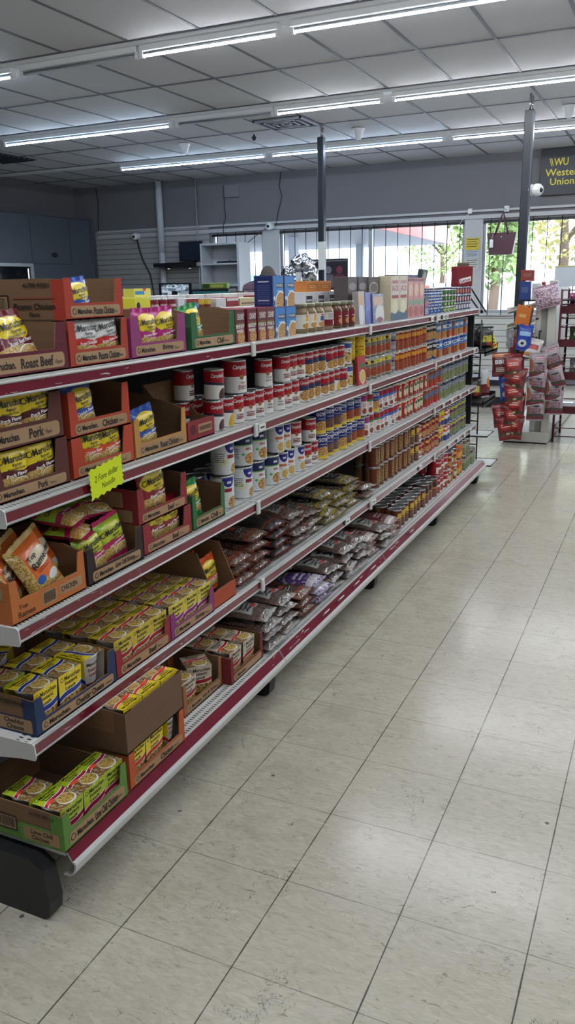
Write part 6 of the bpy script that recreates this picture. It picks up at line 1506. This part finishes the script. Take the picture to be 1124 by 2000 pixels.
redc = chip('red', .185, .20, (118, 28, 34), [(('e', .45, .60, .36, .20), (176, 52, 42)), (('d', .22, .7, .52, .70, 2), (236, 214, 206)), (('r', 0, 1, .14, .26), (60, 58, 46)), (('r', 0, 1, .0, .12), (140, 36, 34)), (('e', .5, .20, .10, .05), (180, 170, 120)), (('n', 8, .66), (190, 120, 60))], seed=41)
hot = chip('hot', .160, .205, (160, 146, 152), [(('r', 0, 1, 0, .14), (110, 20, 44)), (('r', 0, 1, .14, .24), (66, 72, 60)), (('e', .08, .5, .16, .3), (150, 96, 70)), (('e', .55, .58, .26, .04), (40, 46, 44)), (('r', .3, .9, .74, .9), (130, 40, 70)), (('d', .32, .88, .75, .89, 2), (210, 200, 204))],
           [('HOT &', .012, -.012, mat('print_maroon', (110, 16, 50), .4), .028, .092), ('SPICY', .012, -.043, mat('print_maroon', (110, 16, 50), .4), .028, .098)], seed=43)
bbq = chip('bbq', .17, .20, (96, 30, 32), [(('r', 0, 1, .84, 1), (190, 110, 60)), (('d', .2, .8, .18, .4, 3), (226, 220, 214)), (('r', 0, 1, 0, .1), (110, 24, 34))], [('BBQ', .0, .02, TXW, .045, .11)], seed=45)
blu = chip('blue', .13, .21, (40, 70, 170), [(('e', .4, .24, .3, .16), (206, 210, 214)), (('e', .4, .24, .12, .06), (30, 40, 90)), (('r', .1, .9, .56, .74), (150, 190, 230))], seed=47)
AX = -PI/2   # chip bags face the camera (-Y)
def hang(q, x, y, zc, h_, roll, yaw, label, tilt=-.12): 
    up = Matrix.Rotation(AX+yaw, 4, 'Z') @ Matrix.Rotation(roll, 4, 'X') @ Matrix.Rotation(-tilt, 4, 'Y')
    e = up.to_euler(); loc = Vector((x, y, zc))-(up @ Vector((0, 0, h_/2)))
    return use(q, loc, e, label, 'bag', 'hanging chip bags')
for i, (x, z, r) in enumerate(((-1.30, .72, .05), (-1.275, .60, -.1), (-1.285, .475, .12), (-1.27, .355, .0), (-1.28, .255, -.03), (-1.27, .16, -.06), (-1.33, .07+.08, .22))):
    hang(redc, x, 7.83-.006*i, z+.02, .2, r, (.3, -.25, .15, -.1)[i % 4], 'red chip bag, %s down the red hanging column' % nth(i), .18)
hang(redc, -1.40, 7.90, .27, .2, .1, .5, 'red chip bag at the outer side of the red column', .2)
hang(redc, -1.25, 7.93, .93, .2, -.05, 0, 'red chip bag at the top behind the white packet', .1)
for i, (x, z, r, tl) in enumerate(((-1.085, .76, .03, .1), (-1.08, .62, -.04, .18), (-1.095, .50, .02, .2), (-1.085, .37, .05, .22))):
    hang(hot, x, 7.82-.006*i, z, .22, r, (.12, -.2, .1, -.1)[i], 'white and maroon hot spicy bag, %s down the nearer column' % nth(i), tl)
for i, (x, z, r, tl) in enumerate(((-.975, .83, .32, .12), (-.94, .66, .3, .16), (-.945, .54, -.05, .2), (-.93, .42, .02, .22))):
    hang(hot, x, 7.90-.006*i, z, .22, r, (.25, -.1, .2, .0)[i], 'white and maroon hot spicy bag, %s down the column by the red wire rack' % nth(i), tl)
hang(bbq, -1.425, 7.86, .75, .2, .04, .2, 'dark red barbecue bag with big white letters', .1)
hang(blu, -1.225, 7.86, 1.0, .21, -.12, .1, 'bright blue bag above the red chip bags', .1)
hang(blu, -1.39, 7.97, .52, .21, .1, .6, 'blue bag half hidden behind the red chip bags', .1)
q = chip('wht', .14, .16, (214, 206, 206), [(('r', .2, .8, .4, .7), (176, 50, 60)), (('r', 0, 1, 0, .2), (200, 140, 80))], seed=49); hang(q, -1.145, 7.88, .90, .16, -.25, .1, 'small white and red packet among the chip bags', .3)
q = chip('grey', .15, .24, (150, 150, 156), [(('n', 6, .55), (110, 110, 116)), (('r', .1, .5, .1, .4), (130, 40, 40))], seed=51); hang(q, -1.33, 8.0, .93, .24, .15, .2, 'grey crumpled bag hanging behind the barbecue bag', .1)
root = tag(empty('display_box', (-1.27, 7.93, 1.11)), 'orange cardboard snack box tipped on the slanted shelf', 'box')
ORB = mat('box_orange', (206, 112, 40), .5)
b = MB(); b.M = Matrix.Rotation(.16, 4, 'Y'); b.box(-.06, .07, -.06, .06, 0, .16, ORB, px=col((120, 70, 40)), top=col((120, 70, 30)))
for k in range(4): b.box(-.06+.035*k, -.035+.035*k, -.06, -.055, .16, .18, ORB)
b.build('box_body', root)
b = MB(); b.M = Matrix.Rotation(.16, 4, 'Y'); b.box(-.03, .03, -.0612, -.0600, .07, .10, col((216, 170, 110))); b.build('print', root)
q = chip('pinkb', .22, .18, (150, 110, 130), [(('n', 12, .5), (206, 190, 200)), (('n', 22, .6), (110, 60, 90))], t=.06, seed=53); hang(q, -1.06, 7.93, 1.36, .18, .25, 0.1, 'big clear bag of pink wrapped candies on the rack top', .25)
for i, (x, z, c, w_, h_, lb) in enumerate(((-1.30, 1.325, (36, 60, 130), .10, .17, 'dark blue book standing beside the tall pole'), (-1.20, 1.325, (206, 206, 212), .07, .15, 'white leaflet box between the blue book and red edge'), (-1.135, 1.325, (150, 40, 44), .03, .16, 'thin red book on the rack top'), (-1.285, 1.498, (150, 60, 50), .12, .10, 'red and grey packet lying on the blue book'))):
    b = MB(); b.rbox(-w_/2, w_/2, -.03, .03, 0, h_, col(c), .003); b.box(-w_*.3, w_*.3, -.0312, -.0295, h_*.4, h_*.7, col(tuple(min(255, int(q*.6+60)) for q in c))); o = b.build('boxed_goods', None, (x, 8.22, z)); tag(o, lb, 'box')
for i, (x, w_) in enumerate(((-1.02, .14), (-.885, .13))):
    b = MB(); b.box(-w_/2, w_/2, -.004, 0, 0, .19, col((206, 214, 222))); b.box(-w_/2, w_/2, -.006, 0, .185, .195, col((214, 200, 120))); o = b.build('paper_sheet', None, (x, 8.6, 1.44)); tag(o, 'pale blue paper sheet standing above the rack, %s' % ('beside the red book' if i == 0 else 'nearer the red wire rack'), 'paper')
b = MB(); b.box(-.20, .42, .08, .6, 0, .012, BLK); o = b.build('rack_top', None, (-1.18, 8.1, 1.3125), (0, 0, 0)); tag(o, 'black flat top board of the snack gondola', 'shelf')
# dark red wire rack
root = tag(empty('wire_rack', (-.62, 8.3, 0)), 'dark red wire rack beside the hot spicy bags', 'rack')
RW = mat('rack_red', (84, 20, 32), .45)
for x in (-.33, .33):
    for y in (-.2, .35):
        b = MB(); b.tube([(x, y, 0), (x, y, 1.42)], .011, RW, 8); b.build('post', root)
for k, z in enumerate((.06, .14, .30, .42, .55, .70, .80, .95, 1.08, 1.16, 1.28, 1.41)):
    b = MB()
    b.tube([(-.33, -.2, z), (.33, -.2, z)], .005, RW, 6)
    b.build('wire_bar', root)
    b = MB(); b.tube([(-.33, .35, z), (-.33, -.2, z)], .005, RW, 6); b.build('wire_bar', root)
for z in (.30, .62, .92, 1.22): b = MB(); b.box(-.32, .32, -.19, .34, z, z+.008, mat('rack_shelf_dark', (46, 40, 52), .5)); b.box(-.33, .33, -.21, -.2, z-.02, z+.05, RW); b.build('shelf', root)
for i, (x, z, c, lb) in enumerate(((-.80, 1.2305, (130, 40, 90), 'magenta packet on the red wire rack top shelf'), (-.78, .9305, (70, 80, 50), 'green packet on the red wire rack middle shelf'), (-.76, .6305, (150, 150, 154), 'grey bag on the red wire rack lower shelf'))):
    q = chip('rk%d' % i, .2, .13, c, [(('n', 8, .55), tuple(int(v*.6) for v in c)), (('r', .2, .7, .4, .6), (200, 196, 190))], seed=60+i); use(q, (x, 8.25, z+.012), (0, -.2, AX), lb, 'bag')
# low fixture under the window
root = tag(empty('low_fixture', (-2.25, 10.5, 0)), 'low white and dark display fixture beyond the end rack', 'fixture')
b = MB(); b.box(-.7, .62, -.25, .3, 0, .13, mat('fixture_dark', (36, 40, 48), .5)); b.build('base', root)
b = MB(); b.box(-.7, .62, -.28, .3, .13, .27, OW); b.build('front_board', root); b = MB(); b.box(-.72, .64, -.30, .32, .27, .34, mat('fixture_dark', (36, 40, 48), .5)); b.build('shelf', root)

# ------------------------------------------------------------------ person
def person():
    root = tag(empty('person', (-5.80, 11.62, 0)), 'person in a red and grey plaid shirt and brown knit cap, seen from behind', 'person')
    SKIN = mat('skin', (150, 104, 80), .5)
    def skin(name, V, E, rad, material, sub=2):
        me = bpy.data.meshes.new(name); me.from_pydata(V, E, []); o = bpy.data.objects.new(name, me); COL.objects.link(o); o.parent = root
        m = o.modifiers.new('skin', 'SKIN'); m.use_smooth_shade = True
        lay = me.skin_vertices[0].data if me.skin_vertices else None
        if lay is None: me.skin_vertices.new(); lay = me.skin_vertices[0].data
        for i, r in enumerate(rad): lay[i].radius = r if isinstance(r, tuple) else (r, r)
        lay[0].use_root = True
        s = o.modifiers.new('sub', 'SUBSURF'); s.levels = sub; s.render_levels = sub
        me.materials.append(material); return o
    V = [(0, 0, .92), (0, -.01, 1.10), (0, -.03, 1.28), (0, -.05, 1.48), (.07, -.06, 1.54), (.12, -.075, 1.57), (.17, -.085, 1.66), (.18, -.085, 1.74),
         (.10, 0, .88), (.11, .02, .48), (.12, 0, .07), (.13, -.0, .04), (.135, .16, .03), (-.10, 0, .88), (-.11, .02, .48), (-.12, 0, .07), (-.13, 0, .04), (-.135, .16, .03),
         (.17, -.05, 1.47), (.24, -.03, 1.17), (.20, .2, 1.08), (.19, .27, 1.08), (-.18, -.05, 1.46), (-.25, -.03, 1.15), (-.20, .2, 1.08), (-.19, .27, 1.08)]
    E = [(0, 1), (1, 2), (2, 3), (3, 4), (4, 5), (5, 6), (6, 7), (0, 8), (8, 9), (9, 10), (10, 11), (11, 12), (0, 13), (13, 14), (14, 15), (15, 16), (16, 17), (3, 18), (18, 19), (19, 20), (20, 21), (3, 22), (22, 23), (23, 24), (24, 25)]
    rad = [(.15, .11), (.14, .10), (.16, .11), (.15, .10), .06, .062, (.085, .10), (.06, .075), .095, .065, .045, .045, .035, .095, .065, .045, .045, .035, .06, .045, .036, .03, .06, .045, .036, .03]
    skin('body', V, E, rad, SKIN)
    def plaid():
        t = NT('plaid_shirt'); p = t.pos(); s = t.node('ShaderNodeSeparateXYZ'); t.link(p, s.inputs[0])
        c = s2l((120, 92, 104))
        for ch, k, wd, cc in ((0, 9, .22, (120, 44, 54)), (2, 9, .22, (44, 40, 54)), (0, 9.0, .05, (170, 164, 170)), (2, 9.0, .05, (170, 164, 170))):
            f = t.math('FRACT', t.math('MULTIPLY', s.outputs[ch], k)); c = t.mix(t.math('MULTIPLY', t.math('LESS_THAN', f, wd), .7), c, s2l(cc))
        t.put(t.b.inputs['Base Color'], c); t.setp(Roughness=.9); return t.m
    PL = plaid()
    V2 = [(0, 0, .90), (0, -.01, 1.10), (0, -.03, 1.28), (0, -.05, 1.50), (.06, -.058, 1.57), (.185, -.05, 1.49), (.25, -.03, 1.18), (.205, .16, 1.085), (-.20, -.05, 1.48), (-.265, -.03, 1.16), (-.215, .16, 1.10)]
    skin('shirt', V2, [(0, 1), (1, 2), (2, 3), (3, 4), (3, 5), (5, 6), (6, 7), (3, 8), (8, 9), (9, 10)], [(.19, .135), (.18, .13), (.20, .14), (.18, .13), .075, .085, .07, .05, .085, .07, .05], PL)
    V3 = [(0, 0, .94), (.11, 0, .86), (.115, .02, .48), (.12, 0, .09), (-.11, 0, .86), (-.115, .02, .48), (-.12, 0, .09)]
    skin('trousers', V3, [(0, 1), (1, 2), (2, 3), (0, 4), (4, 5), (5, 6)], [(.17, .125), .115, .085, .065, .115, .085, .065], mat('dark_denim', (40, 46, 60), .9))
    b = MB()
    def f(a, c):
        th = 2*PI*a; ph = c*PI*.55; n = .02*math.sin(th*18)
        return (.175+.108*math.cos(th)*math.sin(PI/2-ph*.9+.0)*(1+n) if True else 0, -.085+.122*math.sin(th)*math.sin(PI/2-ph*.9)*(1+n), 1.665+.135*math.sin(ph*.9))
    b.grid(f, 36, 10, mat('knit_cap', (92, 80, 72), .95)); b.build('knit_cap', root)
    b = MB(); b.tube([(.175+.108*math.cos(2*PI*k/24), -.085+.122*math.sin(2*PI*k/24), 1.665) for k in range(25)], .017, mat('knit_cap', (92, 80, 72), .95), 8, caps=False); b.build('cap_brim', root)
    b = MB()
    b.grid(lambda a, c: (.15+.095*math.cos(PI+PI*a)*(1+.03*math.sin(a*60)), -.09+.115*math.sin(PI+PI*a)*(1+.03*math.sin(a*60)), 1.54+.12*c), 30, 4, mat('dark_hair', (30, 24, 22), .8)); b.build('hair', root)
    return root
person()
# ------------------------------------------------------------------ drop unused prototypes
for o in [q for q in bpy.data.objects if q.get('_used') == 0]:
    for ch in list(o.children): bpy.data.objects.remove(ch)
    bpy.data.objects.remove(o)
for o in bpy.data.objects:
    for k in ('_used', 'r'):
        if k in o: del o[k]
